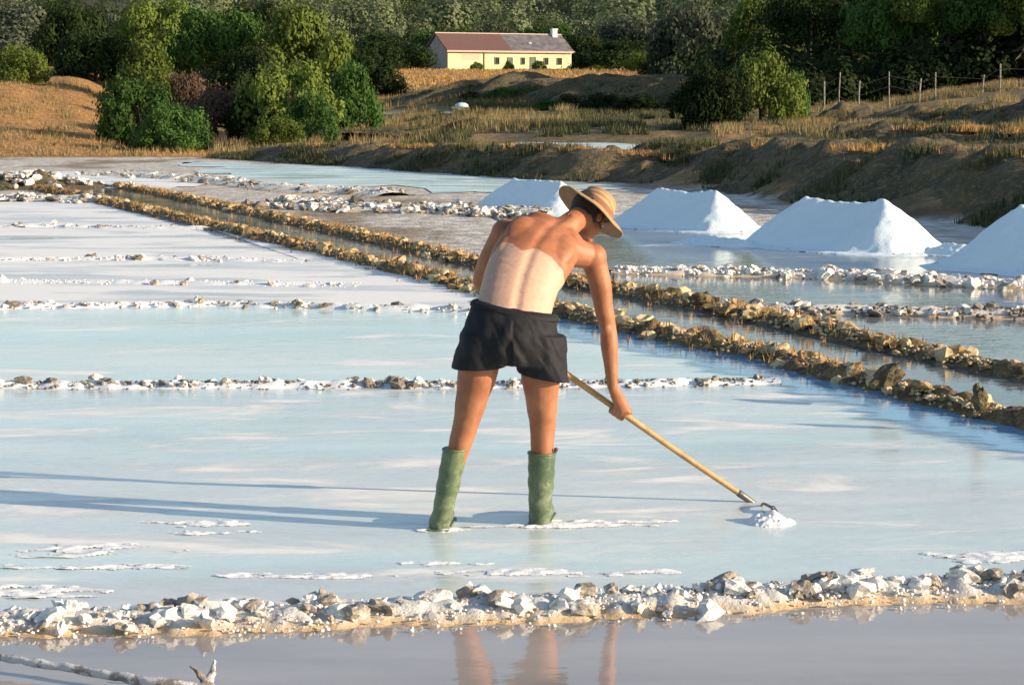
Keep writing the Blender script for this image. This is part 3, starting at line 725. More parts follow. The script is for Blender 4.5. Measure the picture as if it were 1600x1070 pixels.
for k, lab, px, yt, d, wd, nm in [
 ('dark', 'dark spreading tree left of the house gable', 610, 35, 285, 120, 'tree'),
 ('dark', 'low dark tree touching the shaded gable wall', 650, 62, 310, 60, 'tree'),
 ('green', 'round green tree behind the red part of the roof', 690, 22, 330, 100, 'tree'),
 ('grey', 'grey green tree behind the middle of the roof', 770, 18, 335, 90, 'tree'),
 ('green', 'bright green tree behind the grey part of the roof', 850, 15, 340, 90, 'tree'),
 ('dark', 'dark tree right behind the white chimney', 915, 38, 325, 80, 'tree'),
 ('dark', 'wide dark tree right of the house', 965, 45, 285, 110, 'tree'),
 ('lime', 'small light green tree in front of the dark trees right of the house', 1010, 72, 260, 60, 'tree'),
 ('grey', 'pale grey green tree standing highest right of the house', 1005, 5, 340, 130, 'tree'),
 ('dark', 'dark low tree between the light green tree and the big right bush', 1050, 70, 200, 90, 'tree'),
 ('olive', 'small bush against the wall at the left of the yellow facade', 745, 93, 292, 22, 'bush'),
 ('green', 'round dark shrub against the middle of the yellow facade', 795, 90, 292, 17, 'bush'),
 ('green', 'larger dark shrub before the right half of the yellow facade', 842, 90, 294, 22, 'bush'),
 ('olive', 'shrub at the right corner of the yellow house', 905, 92, 292, 30, 'bush'),
 ('olive', 'low shrub in the grass right of the house', 935, 98, 280, 40, 'bush'),
]: tree(nm, k, lab, px, yt, d, wd, 'tree' if nm == 'tree' else 'shrub', TH)
TR = 'trees of the dark wood at the right'
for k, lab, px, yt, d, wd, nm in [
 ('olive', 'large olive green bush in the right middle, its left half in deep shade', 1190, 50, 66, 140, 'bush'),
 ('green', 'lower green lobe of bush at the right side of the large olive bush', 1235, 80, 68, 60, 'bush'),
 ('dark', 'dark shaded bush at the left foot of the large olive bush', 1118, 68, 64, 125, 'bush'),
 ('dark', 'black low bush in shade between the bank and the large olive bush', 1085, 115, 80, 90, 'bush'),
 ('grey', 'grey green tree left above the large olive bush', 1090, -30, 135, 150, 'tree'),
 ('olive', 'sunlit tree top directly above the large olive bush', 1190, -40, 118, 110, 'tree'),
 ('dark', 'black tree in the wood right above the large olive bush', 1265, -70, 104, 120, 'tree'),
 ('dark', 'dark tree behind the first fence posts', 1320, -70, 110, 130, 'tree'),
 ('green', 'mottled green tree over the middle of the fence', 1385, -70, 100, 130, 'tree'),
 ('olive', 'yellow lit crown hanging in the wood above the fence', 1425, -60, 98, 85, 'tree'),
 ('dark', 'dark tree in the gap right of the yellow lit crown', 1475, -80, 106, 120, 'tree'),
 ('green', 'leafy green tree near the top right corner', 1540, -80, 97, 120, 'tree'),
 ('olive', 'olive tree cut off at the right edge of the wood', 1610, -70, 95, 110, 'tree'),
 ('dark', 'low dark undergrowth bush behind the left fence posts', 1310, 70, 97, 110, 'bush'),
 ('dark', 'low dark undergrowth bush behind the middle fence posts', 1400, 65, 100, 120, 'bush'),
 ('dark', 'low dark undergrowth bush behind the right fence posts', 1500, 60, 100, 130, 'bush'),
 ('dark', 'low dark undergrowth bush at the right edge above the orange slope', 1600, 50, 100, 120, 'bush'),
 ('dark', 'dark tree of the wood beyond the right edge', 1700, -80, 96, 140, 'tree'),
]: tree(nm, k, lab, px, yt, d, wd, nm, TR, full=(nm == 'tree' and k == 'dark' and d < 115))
TB = 'low shrubs on the dark berm below the house'
for k, lab, px, yt, d, wd in [
 ('dark', 'dark shrub at the left end of the berm, above the covered cart', 742, 138, 116, 46), ('green', 'dark green shrub on the berm behind the far white pool', 790, 128, 116, 60),
 ('olive', 'olive shrub on the crest of the berm below the middle of the house', 838, 124, 116, 60), ('dark', 'dark shrub on the berm, right of the olive crest shrub', 890, 138, 108, 60),
 ('green', 'wide green shrub low on the berm in the middle', 860, 150, 104, 64), ('dark', 'dark shrub on the berm straight above the second salt heap', 940, 136, 104, 70),
 ('dark', 'dark shrub before the red brown patch right of the house', 1000, 138, 98, 80), ('brown', 'brown shrub on the near berm left of the salt heaps', 735, 180, 72, 70), ('olive', 'small olive shrub on the near berm above the leftmost salt heap', 850, 186, 70, 44),
]: tree('bush', k, lab, px, yt, d, wd, 'shrub', TB)
# far wooded hillside: one mass
def wood(name, label, n, pxr, dr, size, mat, seed):
    r = np.random.RandomState(seed); Vs = []
    for i in range(n):
        px, d = r.uniform(*pxr), r.uniform(*dr); s = r.uniform(*size)
        nl = 500; dd = r.normal(size=(nl, 3)); dd /= np.linalg.norm(dd, axis=1)[:, None]; dd[:, 2] = np.abs(dd[:, 2]) - .15
        p = np.array([fromcol(px, d), d, tz(px, d) + s * .3]) + dd * s * r.uniform(.75, 1.1, (nl, 1)) * np.array([1, 1, .95]) * (1 + .2 * np.sin(dd[:, :1] * 7 + i))
        a = r.normal(size=(nl, 3)); b = np.cross(a, dd + .2 * r.normal(size=(nl, 3))); a = np.cross(b, dd)
        a /= np.linalg.norm(a, axis=1)[:, None]; b /= np.linalg.norm(b, axis=1)[:, None]; sz = s * .06 * r.uniform(.6, 1.4, (nl, 1))
        Vs.append(np.stack([p - a * sz, p - b * sz * .7, p + a * sz, p + b * sz * .7], 1).reshape(-1, 3))
    V = np.concatenate(Vs); o = link(name, npmesh(name, V, np.arange(len(V)).reshape(-1, 4)), mat); return tag(o, label, 'wood', kind='stuff')
wood('hillside_wood', 'grey green wood covering the far hillside behind the house', 820, (-450, 1500), (350, 640), (3.2, 6.8), mat_leaf('leaf_far', (.06, .08, .035), (.15, .18, .09), (.26, .29, .18), .16), 5)
wood('hillside_wood', 'green wood mixed into the far hillside', 380, (-300, 1800), (350, 640), (2.2, 4.8), mat_leaf('leaf_far_green', (.035, .055, .02), (.10, .15, .04), (.18, .22, .08), .2), 6)
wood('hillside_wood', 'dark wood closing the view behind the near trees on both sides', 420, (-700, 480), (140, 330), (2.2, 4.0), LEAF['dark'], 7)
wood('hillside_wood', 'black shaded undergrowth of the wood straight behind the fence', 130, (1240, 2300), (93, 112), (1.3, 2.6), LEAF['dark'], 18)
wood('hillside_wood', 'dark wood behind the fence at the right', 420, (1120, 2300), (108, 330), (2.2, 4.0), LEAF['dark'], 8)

# ------------------------------------------------------------------ house
TH_ = rad(27); hz_ = CAMH - slope(109) * 300
hx, hy = fromcol(700, 300), 300
house = empty('house', (hx, hy, hz_ - .1), TH_); tag(house, 'long low yellow farmhouse with red and grey roof and white chimney', 'house')
HL, HW, HH, HR = 21.0, 8.0, 2.9, 2.55
ycol = mat_plain('yellow_plaster', (.66, .62, .34), .9, .15, .8); gcol = mat_plain('shade_grey_plaster', (.34, .33, .30), .9, .2, .8)
t = NT('red_tiles'); w_ = t.n('ShaderNodeTexWave'); w_.inputs['Scale'].default_value = 2.2; t.l(t.co.outputs['Object'], w_.inputs['Vector'])
rc = t.mix(t.noise(.8, 5, .7, vec=t.co.outputs['Object']), (.19, .065, .055), (.13, .10, .09)); redt = t.done(t.pr(rc, .85, t.bump(w_.outputs['Color'], .6, .1)))
grt = mat_plain('grey_tiles', (.13, .12, .13), .85, .5, 1.0); wht = mat_plain('white_plaster', (.75, .73, .68), .9, .1, 1); dk = mat_plain('dark_glass', (.03, .035, .04), .15, .2); wdm = mat_plain('green_shutter', (.10, .12, .08), .7)
def bpart(name, parts, mat, parent, label=None):
    bm = bmesh.new()
    for c, s in parts: box(bm, c, s)
    o = link(name, bmmesh(name, bm), mat, parent)
    if label: o['label'] = label
    return o
bpart('wall', [((HL / 2, .12, HH / 2), (HL, .24, HH))], ycol, house, 'sunlit yellow front wall')
bpart('wall', [((HL / 2, HW - .12, HH / 2), (HL, .24, HH))], ycol, house)
def gable(x, mat, lab):
    bm = bmesh.new(); th = .24
    a = [(x, .25, 0), (x, HW - .25, 0), (x, HW - .25, HH), (x, HW / 2, HH + HR - .1), (x, .25, HH)]
    f1 = [bm.verts.new(p) for p in a]; f2 = [bm.verts.new((p[0] + th, p[1], p[2])) for p in a]; bm.faces.new(f1); bm.faces.new(f2[::-1])
    for i in range(5): bm.faces.new((f1[i], f1[(i + 1) % 5], f2[(i + 1) % 5], f2[i]))
    o = link('gable_wall', bmmesh('gable_wall', bm), mat, house); o['label'] = lab
gable(0.003, gcol, 'shaded grey gable wall'); gable(HL - .243, ycol, 'far gable wall')  # near gable gets a greyer plaster, its shade put into the colour
def slab(x0, x1, front, mat, lab):
    bm = bmesh.new(); y0, y1 = (-.45, HW / 2) if front else (HW + .45, HW / 2); z0, z1 = HH - .15, HH + HR
    vs = [bm.verts.new(p) for p in ((x0, y0, z0), (x1, y0, z0), (x1, y1, z1), (x0, y1, z1), (x0, y0, z0 + .18), (x1, y0, z0 + .18), (x1, y1, z1 + .18), (x0, y1, z1 + .18))]
    for f in ((0, 1, 2, 3), (4, 5, 6, 7), (0, 1, 5, 4), (1, 2, 6, 5), (2, 3, 7, 6), (3, 0, 4, 7)): bm.faces.new([vs[i] for i in f])
    o = link('roof', bmmesh('roof', bm), mat, house); o['label'] = lab; return o
slab(-.3, 10.6, True, redt, 'red tiled part of the roof'); slab(10.61, HL + .3, True, grt, 'grey patched part of the roof'); rb = slab(-.3, HL + .3, False, grt, 'rear roof slope')
bpart('eave_board', [((HL / 2, -.50, HH - .08), (HL + .7, .06, .26))], mat_plain('pinkish_board', (.50, .36, .32), .8), house)
bpart('ridge_cap', [((HL / 2, HW / 2, HH + HR + .2), (HL + .6, .34, .14))], mat_plain('pale_ridge', (.50, .40, .36), .8), house)
ch = bpart('chimney', [((HL - 1.1, HW / 2 - .3, HH + HR + .15), (.8, .8, 1.5))], wht, house); bpart('chimney_cap', [((HL - 1.1, HW / 2 - .3, HH + HR + .98), (1.0, 1.0, .14))], wht, ch)
bpart('skylight', [((14.6, 1.7, HH + 1.30), (.5, .7, .12))], wht, house)
bpart('downpipe', [((6.0, -.06, HH / 2 - .1), (.16, .1, HH - .3))], mat_plain('brown_pipe', (.16, .07, .05), .7), house)
bpart('wall_patch', [((3.8, -.012, 2.0), (3.0, .02, 1.0))], mat_plain('pink_plaster', (.60, .42, .33), .9), house)
for x, wd, z0, z1 in [(8.2, .8, .9, 2.0), (10.4, .9, .05, 2.0), (12.6, .7, .9, 2.0), (14.3, 1.0, .05, 2.1), (16.6, .8, .9, 2.0), (18.9, .9, .9, 2.0)]:
    nm = 'door' if z0 < .5 else 'window'
    f = bpart(nm, [((x - wd / 2 + .05, -.05, (z0 + z1) / 2), (.1, .1, z1 - z0)), ((x + wd / 2 - .05, -.05, (z0 + z1) / 2), (.1, .1, z1 - z0)), ((x, -.05, z1 - .05), (wd - .2, .1, .1)), ((x, -.05, z0 + .05), (wd - .2, .1, .1))], wdm, house)
    bpart('pane' if nm == 'window' else 'door_leaf', [((x, -.02, (z0 + z1) / 2), (wd - .2, .04, z1 - z0 - .2))], dk if nm == 'window' else wdm, f)

# ------------------------------------------------------------------ fence at the right
fen = empty('wire_fence', (fromcol(1400, 80), 80, tz(1400, 80))); tag(fen, 'thin wire fence on pale posts before the dark wood at the right', 'fence')
postm = mat_plain('pale_post', (.24, .23, .19), .8); tops = []
for px, yt, hgt in [(1208, 116, 1.3), (1252, 118, 1.25), (1288, 128, .7), (1312, 114, 1.5), (1343, 128, .8), (1390, 113, 1.6), (1437, 124, .75), (1462, 114, 1.3), (1535, 118, 1.55), (1562, 130, .8), (1640, 105, 1.5)]:
    d = 80; x = fromcol(px, d); zt = CAMH - slope(yt) * d; zb = tz(px, d) - .15; bm = bmesh.new()
    if zt - zb < .6: zt = zb + 1.2
    tube(bm, [(0, 0, zb), (random.uniform(-.03, .03), 0, (zb + zt) / 2), (random.uniform(-.05, .05), 0, zt)], .026 if hgt > 1 else .034, n=8, sub=2)
    me = bmmesh('fence_post', bm); me.transform(Matrix.Translation(Vector((x, d, 0)) - fen.location)); link('fence_post', me, postm, fen); tops.append(Vector((x, d, zt)))
for k in (.15, .55, .95):
    bm = bmesh.new(); pp = [p - Vector((0, .05, k)) - fen.location for p in tops]; tube(bm, pp, .008, n=5, sub=1); link('wire', bmmesh('wire', bm), M['metal'], fen)
# small white and blue thing by the far pool: a parked trailer with a tarpaulin
tr_ = empty('covered_cart', (fromcol(718, 100), 100, tz(718, 100) + .05), .2); tag(tr_, 'small covered cart with pale blue sheet by the far white pool', 'cart')
bpart('cart_bed', [((0, 0, .32), (.9, .6, .16))], wdm, tr_); bm = bmesh.new(); ell(bm, (0.1, 0, .44), (.36, .28, .18), sub=2); link('sheet_cover', bmmesh('sheet_cover', bm), mat_plain('pale_blue_sheet', (.45, .55, .62), .6), tr_, smooth=True)
for sx in (-.28, .28):
    bm = bmesh.new(); bmesh.ops.create_cone(bm, cap_ends=True, segments=16, radius1=.17, radius2=.17, depth=.07); bmesh.ops.rotate(bm, matrix=Matrix.Rotation(math.pi / 2, 3, 'X'), verts=bm.verts[:]); bmesh.ops.translate(bm, vec=(sx, -.34, .17), verts=bm.verts[:]); link('wheel', bmmesh('wheel', bm), dk, tr_)

# ------------------------------------------------------------------ the worker
ORG = G(770, 826); ORG.z = 0
worker = empty('person', ORG); tag(worker, 'shirtless person in straw hat, black shorts and green rubber boots bending over a rake', 'person')
def plink(name, me, mat, smooth=True, parent=None):
    me.transform(Matrix.Translation(-ORG)); return link(name, me, mat, parent or worker, smooth=smooth)
bm = bmesh.new()
# torso: rings (px, py, Y, half width, half thickness, side-tilt)
tors = [(795, 560, 9.20, .150, .105, .12), (796, 535, 9.18, .172, .125, .14), (798, 510, 9.19, .178, .125, .17), (803, 487, 9.23, .176, .112, .19), (808, 462, 9.29, .176, .105, .20),
        (816, 436, 9.36, .180, .108, .21), (827, 412, 9.44, .188, .115, .22), (840, 392, 9.52, .192, .115, .23), (853, 376, 9.59, .180, .10, .24), (866, 365, 9.65, .13, .075, .24), (878, 357, 9.70, .075, .055, .24)]
cs = [P(a, b, c) for a, b, c, *_ in tors]; rings = []; FR = []
for i, (a, b, c, hw, ht, tilt) in enumerate(tors):
    T = (cs[min(i + 1, len(cs) - 1)] - cs[max(i - 1, 0)]).normalized(); U = Vector((1, .06, -tilt)).normalized(); U = (U - T * U.dot(T)).normalized(); Vv = T.cross(U)
    rings.append((cs[i], U * hw, Vv * ht)); FR.append((cs[i], T, U, Vv))
loft(bm, rings, 36)
back = -FR[6][3] if FR[6][3].y > 0 else FR[6][3]       # towards the camera
# shoulder blades, spinal muscles, traps
def rotm(T, U): 
    Vv = T.cross(U).normalized(); return Matrix((U, T, Vv)).transposed()
R6 = rotm(FR[6][1], FR[6][2]); R8 = rotm(FR[8][1], FR[8][2]); R4 = rotm(FR[4][1], FR[4][2])
SL, SR = P(789, 364, 9.62), P(926, 402, 9.66)
for s in (-1, 1):
    ell(bm, FR[7][0] + FR[7][2] * s * .10 + back * .068, (.075, .11, .036), R6)        # scapula
    ell(bm, FR[4][0] + FR[4][2] * s * .045 + back * .058, (.040, .17, .042), R4)       # erector
    ell(bm, FR[9][0] + FR[9][2] * s * .06 + back * .02, (.10, .055, .05), R8)          # trapezius
    ell(bm, FR[6][0] + FR[6][2] * s * .135 - back * .01, (.055, .13, .09), R6)         # lat
ell(bm, SL, (.068, .068, .068)); ell(bm, SR, (.070, .072, .070))
tube(bm, [FR[9][0] - FR[9][2] * .06, SL], [.07, .06]); tube(bm, [FR[8][0] + FR[8][2] * .08, SR], [.085, .062])
# neck and head
NB, NT_ = P(884, 356, 9.68), P(902, 342, 9.77)
HC = P(919, 337, 9.85); HAX = Vector((.40, .50, .77)).normalized()                      # crown direction of the head
tube(bm, [FR[8][0].lerp(NB, .4), NB, NT_, HC], [.075, .062, .057, .06])
FACE = Vector((.55, .62, -.60)); FACE = (FACE - HAX * FACE.dot(HAX)).normalized(); SIDE = FACE.cross(HAX).normalized()
RH = Matrix((SIDE, FACE, HAX)).transposed()
def hp(x, y, z): return HC + RH @ Vector((x, y, z))
ell(bm, hp(0, -.008, .03), (.076, .094, .085), RH); ell(bm, hp(0, .03, -.045), (.056, .062, .068), RH); ell(bm, hp(0, .07, -.095), (.028, .024, .022), RH)
ell(bm, hp(0, .098, -.022), (.013, .020, .026), RH); ell(bm, hp(0, .082, .022), (.055, .018, .014), RH)
for s in (-1, 1): ell(bm, hp(s * .078, -.005, -.01), (.010, .020, .033), RH); ell(bm, hp(s * .040, .066, -.03), (.022, .020, .020), RH)
ell(bm, hp(0, .085, -.062), (.026, .014, .009), RH)
# rake line
RA, RB = P(1166, 778, 9.86), P(800, 527, 9.70)          # wooden handle: lower end, upper end
HD = (RB - RA).normalized()
def on(px):                                               # point of the handle at photo column px
    best = min((abs(proj(RA.lerp(RB, k / 200))[0] - px), k) for k in range(201)); return RA.lerp(RB, best[1] / 200)
GR, GL = on(968), on(818)
# arms
ELR, WR = P(950, 512, 9.70), P(957, 603, 9.70)
tube(bm, [SR, SR.lerp(ELR, .35) + Vector((.008, 0, 0)), SR.lerp(ELR, .75), ELR, ELR.lerp(WR, .28), ELR.lerp(WR, .7), WR], [.062, .056, .047, .041, .044, .034, .027], n=18)
ell(bm, ELR + Vector((-.01, -.03, .0)), (.026, .022, .03))
ELL, WL = P(752, 436, 9.78), P(795, 505, 9.76)
tube(bm, [SL, SL.lerp(ELL, .4) + Vector((-.012, 0, 0)), ELL, ELL.lerp(WL, .3), WL], [.062, .052, .042, .043, .028], n=18)
# hands: palm on the near side, four fingers round the handle, thumb over the top
def hand(grip, wrist, sgn, reach=1):
    near = Vector((0, -1, 0)); near = (near - HD * near.dot(HD)).normalized(); upv = HD.cross(near).normalized()
    if upv.z < 0: upv = -upv
    pc = grip + near * .026 + upv * .024
    tube(bm, [wrist, wrist.lerp(pc, .5), pc], [.027, .033, .036], n=14, flat=.75, up=near)
    for k, (o_, ln, rr) in enumerate([(-.034, 1.0, .0105), (-.0115, 1.08, .0110), (.0115, 1.03, .0105), (.034, .88, .0095)]):
        c = grip + HD * (-o_) * sgn; pts = []
        for a in (60, 20, -30, -80, -135, -185):
            an = rad(a * ln); R_ = .031 if a > 0 else .029
            pts.append(c + near * math.cos(an) * R_ + upv * math.sin(an) * R_)
        tube(bm, [c + near * .02 + upv * .038] + pts, [rr * 1.25, rr * 1.15, rr * 1.1, rr, rr, rr * .95, rr * .85], n=10, sub=3)
    tc = grip - HD * .050 * sgn
    tube(bm, [pc, grip - HD * .038 * sgn + near * .03 + upv * .026, tc + upv * .031, tc - near * .022 + upv * .020 - HD * .012 * sgn], [.017, .015, .0125, .010], n=10, sub=3)
hand(GR, WR, 1); hand(GL, WL, 1)
# legs
HIL, KNL, AKL = P(757, 535, 9.20), P(729, 658, 9.21), P(703, 752, 9.215)
HIR, KNR, AKR = P(843, 540, 9.22), P(848, 662, 9.29), P(846, 752, 9.30)
tube(bm, [HIL, HIL.lerp(KNL, .35), HIL.lerp(KNL, .75), KNL, KNL.lerp(AKL, .25), KNL.lerp(AKL, .65), AKL], [.092, .094, .074, .062, .058, .048, .04], n=22)
tube(bm, [HIR, HIR.lerp(KNR, .35), HIR.lerp(KNR, .75), KNR, KNR.lerp(AKR, .25), KNR.lerp(AKR, .65), AKR], [.092, .094, .074, .063, .058, .050, .04], n=22)
ell(bm, KNL + Vector((0, -.012, .06)), (.05, .045, .07)); ell(bm, KNR + Vector((0, -.012, .06)), (.05, .045, .07))
body = remeshed('body', bm, .0052, 14, .5)
for v in body.vertices:                                     # spine furrow, ribs, loose muscle relief
    k = min(range(3, 10), key=lambda i: (v.co - FR[i][0]).length_squared); rel = v.co - FR[k][0]; u = rel.dot(FR[k][2]); b_ = rel.dot(back)
    if b_ > .03 and rel.length < .26 and v.co.y < 9.68:
        v.co -= back * (.009 * math.exp(-(u / .022) ** 2) - .0008 * math.exp(-(u / .006) ** 2) * max(0, math.sin(rel.dot(FR[6][1]) * 150)))
        s_ = rel.dot(FR[6][1]) + .12 * abs(u) + k * .05
        v.co += back * .0010 * math.sin(s_ * 130) * sm(.06, .12, abs(u)) * (1 if 4 <= k <= 7 else 0)
    v.co += v.co.normalized() * 0 + (v.co - HC).normalized() * .0016 * fbm(v.co.x * 14, v.co.y * 14, v.co.z * 14, 2)
# tan lines: skin that the vest covered is pale
poly2 = [(722, 500), (742, 455), (762, 408), (784, 378), (800, 380), (816, 392), (838, 388), (862, 402), (880, 424), (884, 455), (872, 520)]
def inside(x, y, pl):
    c = False
    for i in range(len(pl)):
        (x1, y1), (x2, y2) = pl[i], pl[i - 1]
        if (y1 > y) != (y2 > y) and x < (x2 - x1) * (y - y1) / (y2 - y1) + x1: c = not c
    return c
ca = body.color_attributes.new('tan', 'FLOAT_COLOR', 'POINT'); vals = []
for v in body.vertices:
    a, b = proj(v.co); p = 0.0
    if b < 520 and v.co.y < 9.72 and a < 900:
        p = sum(inside(a + dx, b + dy, poly2) for dx, dy in ((0, 0), (4, 0), (-4, 0), (0, 4), (0, -4))) / 5
        if (v.co - FR[6][0]).dot(back) < -.06: p *= .6
    vals += [p, p, p, 1]
ca.data.foreach_set('color', vals)
t = NT('skin'); at = t.n('ShaderNodeAttribute', attribute_name='tan'); n1 = t.noise(9, 4, .6); n2 = t.noise(160, 3, .6)
tanc = t.mix(t.ramp(n1, [(.35, 0.), (.68, 1.)]), (.25, .088, .038), (.36, .150, .072))
c = t.mix(t.ramp(at.outputs['Fac'], [(.42, 0.), (.58, 1.)]), tanc, (.50, .32, .24)); c = t.mix(t.ramp(t.noise(60, 4, .7), [(.4, 0.), (.75, .35)]), c, (.22, .09, .045))
M['skin'] = t.done(t.pr(c, .58, t.bump(n2, .12, .002), Subsurface_Weight=.08, Subsurface_Radius=(.01, .004, .002)))
plink('body', body, M['skin'])
# hair, eyes
bm = bmesh.new(); ell(bm, hp(0, -.018, .028), (.084, .095, .092), RH, 4); ell(bm, hp(0, -.055, -.03), (.062, .05, .055), RH, 3)
for v in bm.verts: v.co += (v.co - HC).normalized() * .006 * fbm(v.co.x * 40, v.co.y * 40, v.co.z * 40)
plink('hair', bmmesh('hair', bm), mat_plain('dark_hair', (.025, .016, .010), .6, .4, 60, .8, .01))
for s in (-1, 1):
    bm = bmesh.new(); ell(bm, hp(s * .031, .083, .0), (.012, .009, .006), RH, 2); plink('eye', bmmesh('eye', bm), mat_plain('eye_white', (.6, .58, .55), .3))
# straw hat
t = NT('straw'); w1 = t.n('ShaderNodeTexWave', wave_type='RINGS', rings_direction='Z'); w1.inputs['Scale'].default_value = 38; w1.inputs['Distortion'].default_value = 1.5
t.l(t.co.outputs['Object'], w1.inputs['Vector']); n1 = t.noise(40, 3, .6, vec=t.co.outputs['Object'])
c = t.mix(w1.outputs['Color'], (.26, .15, .075), (.43, .28, .15)); c = t.mix(t.ramp(n1, [(.4, 0.), (.7, .5)]), c, (.30, .17, .07))
M['straw'] = t.done(t.pr(c, .8, t.bump(w1.outputs['Color'], .7, .004)))
HAT = HC + HAX * .044 + Vector((.012, .01, 0)); HATAX = Vector((.60, .30, .74)).normalized(); hs = HATAX.cross(Vector((0, 1, 0))).normalized(); hf_ = HATAX.cross(hs)
hat = empty('straw_hat', HAT - ORG); hat.parent = worker
hat.rotation_mode = 'QUATERNION'; hat.rotation_quaternion = Matrix((hs, hf_, HATAX)).transposed().to_quaternion()
prof = [(.0, .100), (.035, .099), (.065, .090), (.086, .070), (.096, .035), (.100, .005), (.106, -.002), (.13, -.006), (.16, -.014), (.176, -.024), (.184, -.031)]
def hatmesh(name, pr_, th):
    bm = bmesh.new(); n = 56; rows = []
    full = pr_ + [(a - (0 if a < .001 else .002), b - th) for a, b in pr_[::-1]]
    for a, b in full:
        rows.append([bm.verts.new((a * math.cos(k * 6.28319 / n) * (1.06 if a > .11 else 1), a * math.sin(k * 6.28319 / n) * (1.0 if a > .11 else 1.08), b + (.010 * math.sin(k * 6.28319 / n * 2 + 1) + .004 * math.sin(k * 6.28319 / n * 5)) * sm(.1, .2, a))) for k in range(n)])
    for r0, r1 in zip(rows, rows[1:]):
        for k in range(n): bm.faces.new((r0[k], r0[(k + 1) % n], r1[(k + 1) % n], r1[k]))
    for k in range(n): bm.faces.new((rows[-1][k], rows[-1][(k + 1) % n], rows[0][(k + 1) % n], rows[0][k])) if full[0][0] > .001 else None
    bmesh.ops.remove_doubles(bm, verts=bm.verts[:], dist=.0004); return bmmesh(name, bm)
link('hat_crown', hatmesh('hat_crown', prof[:6], .004), M['straw'], hat, smooth=True); link('hat_brim', hatmesh('hat_brim', prof[5:], .004), M['straw'], hat, smooth=True)
bm = bmesh.new(); loft(bm, [(Vector((0, 0, z)), Vector((q, 0, 0)), Vector((0, q * 1.08, 0))) for z, q in ((.004, .1015), (.028, .0995))], 48, cap=False); link('hat_band', bmmesh('hat_band', bm), mat_plain('brown_band', (.22, .10, .05), .8), hat, smooth=True)
# shorts
bm = bmesh.new()
def ring(px, py, Y, hw, ht, tilt=.15, T=None): 
    c = P(px, py, Y); return (c, Vector((1, 0, -tilt)).normalized() * hw, Vector((0, 1, .0)) * ht)
loft(bm, [ring(804, 484, 9.225, .203, .135, .18), ring(802, 500, 9.205, .210, .150, .18), ring(798, 525, 9.19, .222, .158, .15), ring(797, 548, 9.195, .236, .155, .12), ring(797, 566, 9.20, .235, .14, .1)], 40)
loft(bm, [ring(760, 520, 9.19, .12, .13, .05), ring(754, 545, 9.19, .128, .135, .0), ring(750, 562, 9.195, .130, .132, -.02), ring(748, 574, 9.20, .131, .13, -.03)], 32)
loft(bm, [ring(842, 520, 9.20, .12, .13, .1), ring(844, 550, 9.21, .127, .135, .15), ring(847, 575, 9.22, .130, .132, .2), ring(849, 589, 9.23, .130, .13, .2)], 32)
sh = remeshed('shorts', bm, .007, 6, .5)
for v in sh.vertices:
    a, b = proj(v.co); k = sm(478, 505, b); side = 1 if a > 800 else -1
    ph = (a - 800) / 9.0 * (1 if side > 0 else 1) - (b - 480) / 21.0 * side
    f_ = math.sin(ph + 2.2 * fbm(v.co.x * 5, v.co.z * 4, side)) * .5 + fbm(v.co.x * 16 + v.co.z * 8, v.co.y * 8, v.co.z * 5, 3) * .8
    am = .011 * k * (1.25 if side > 0 else .8); cc = P(797, b, 9.2); d = (v.co - cc); d.z = 0
    v.co += d.normalized() * f_ * am
t = NT('muddy_rubber'); a_ = t.noise(6, 5, .65); b_2 = t.noise(30, 4, .7); sx = t.n('ShaderNodeSeparateXYZ'); t.l(t.geo.outputs['Position'], sx.inputs[0])
c = t.mix(t.ramp(a_, [(.35, 0.), (.65, 1.)]), (.05, .085, .045), (.12, .165, .085))
ad = t.n('ShaderNodeMath', operation='MULTIPLY_ADD'); t.l(sx.outputs[2], ad.inputs[0]); ad.inputs[1].default_value = -.35; t.l(b_2, ad.inputs[2])
c = t.mix(t.ramp(ad.outputs[0], [(.44, 0.), (.60, .45)]), c, (.26, .27, .22))
M['boot'] = t.done(t.pr(c, t.ramp(b_2, [(.3, .3), (.7, .7)]), t.bump(b_2, .3, .003)))
M['shorts'] = mat_plain('black_cloth', (.008, .009, .013), .75, .3, 30, .3, .003, Specular_IOR_Level=.3)
plink('shorts', sh, M['shorts'])
bm = bmesh.new(); loft(bm, [ring(805, 478, 9.235, .186, .116, .185), ring(804.7, 480, 9.232, .200, .130, .185), ring(804, 484, 9.225, .209, .140, .185), ring(803.5, 489, 9.222, .211, .144, .185), ring(803, 491, 9.22, .203, .138, .185)], 44, cap=False); plink('waistband', bmmesh('waistband', bm), M['shorts'])
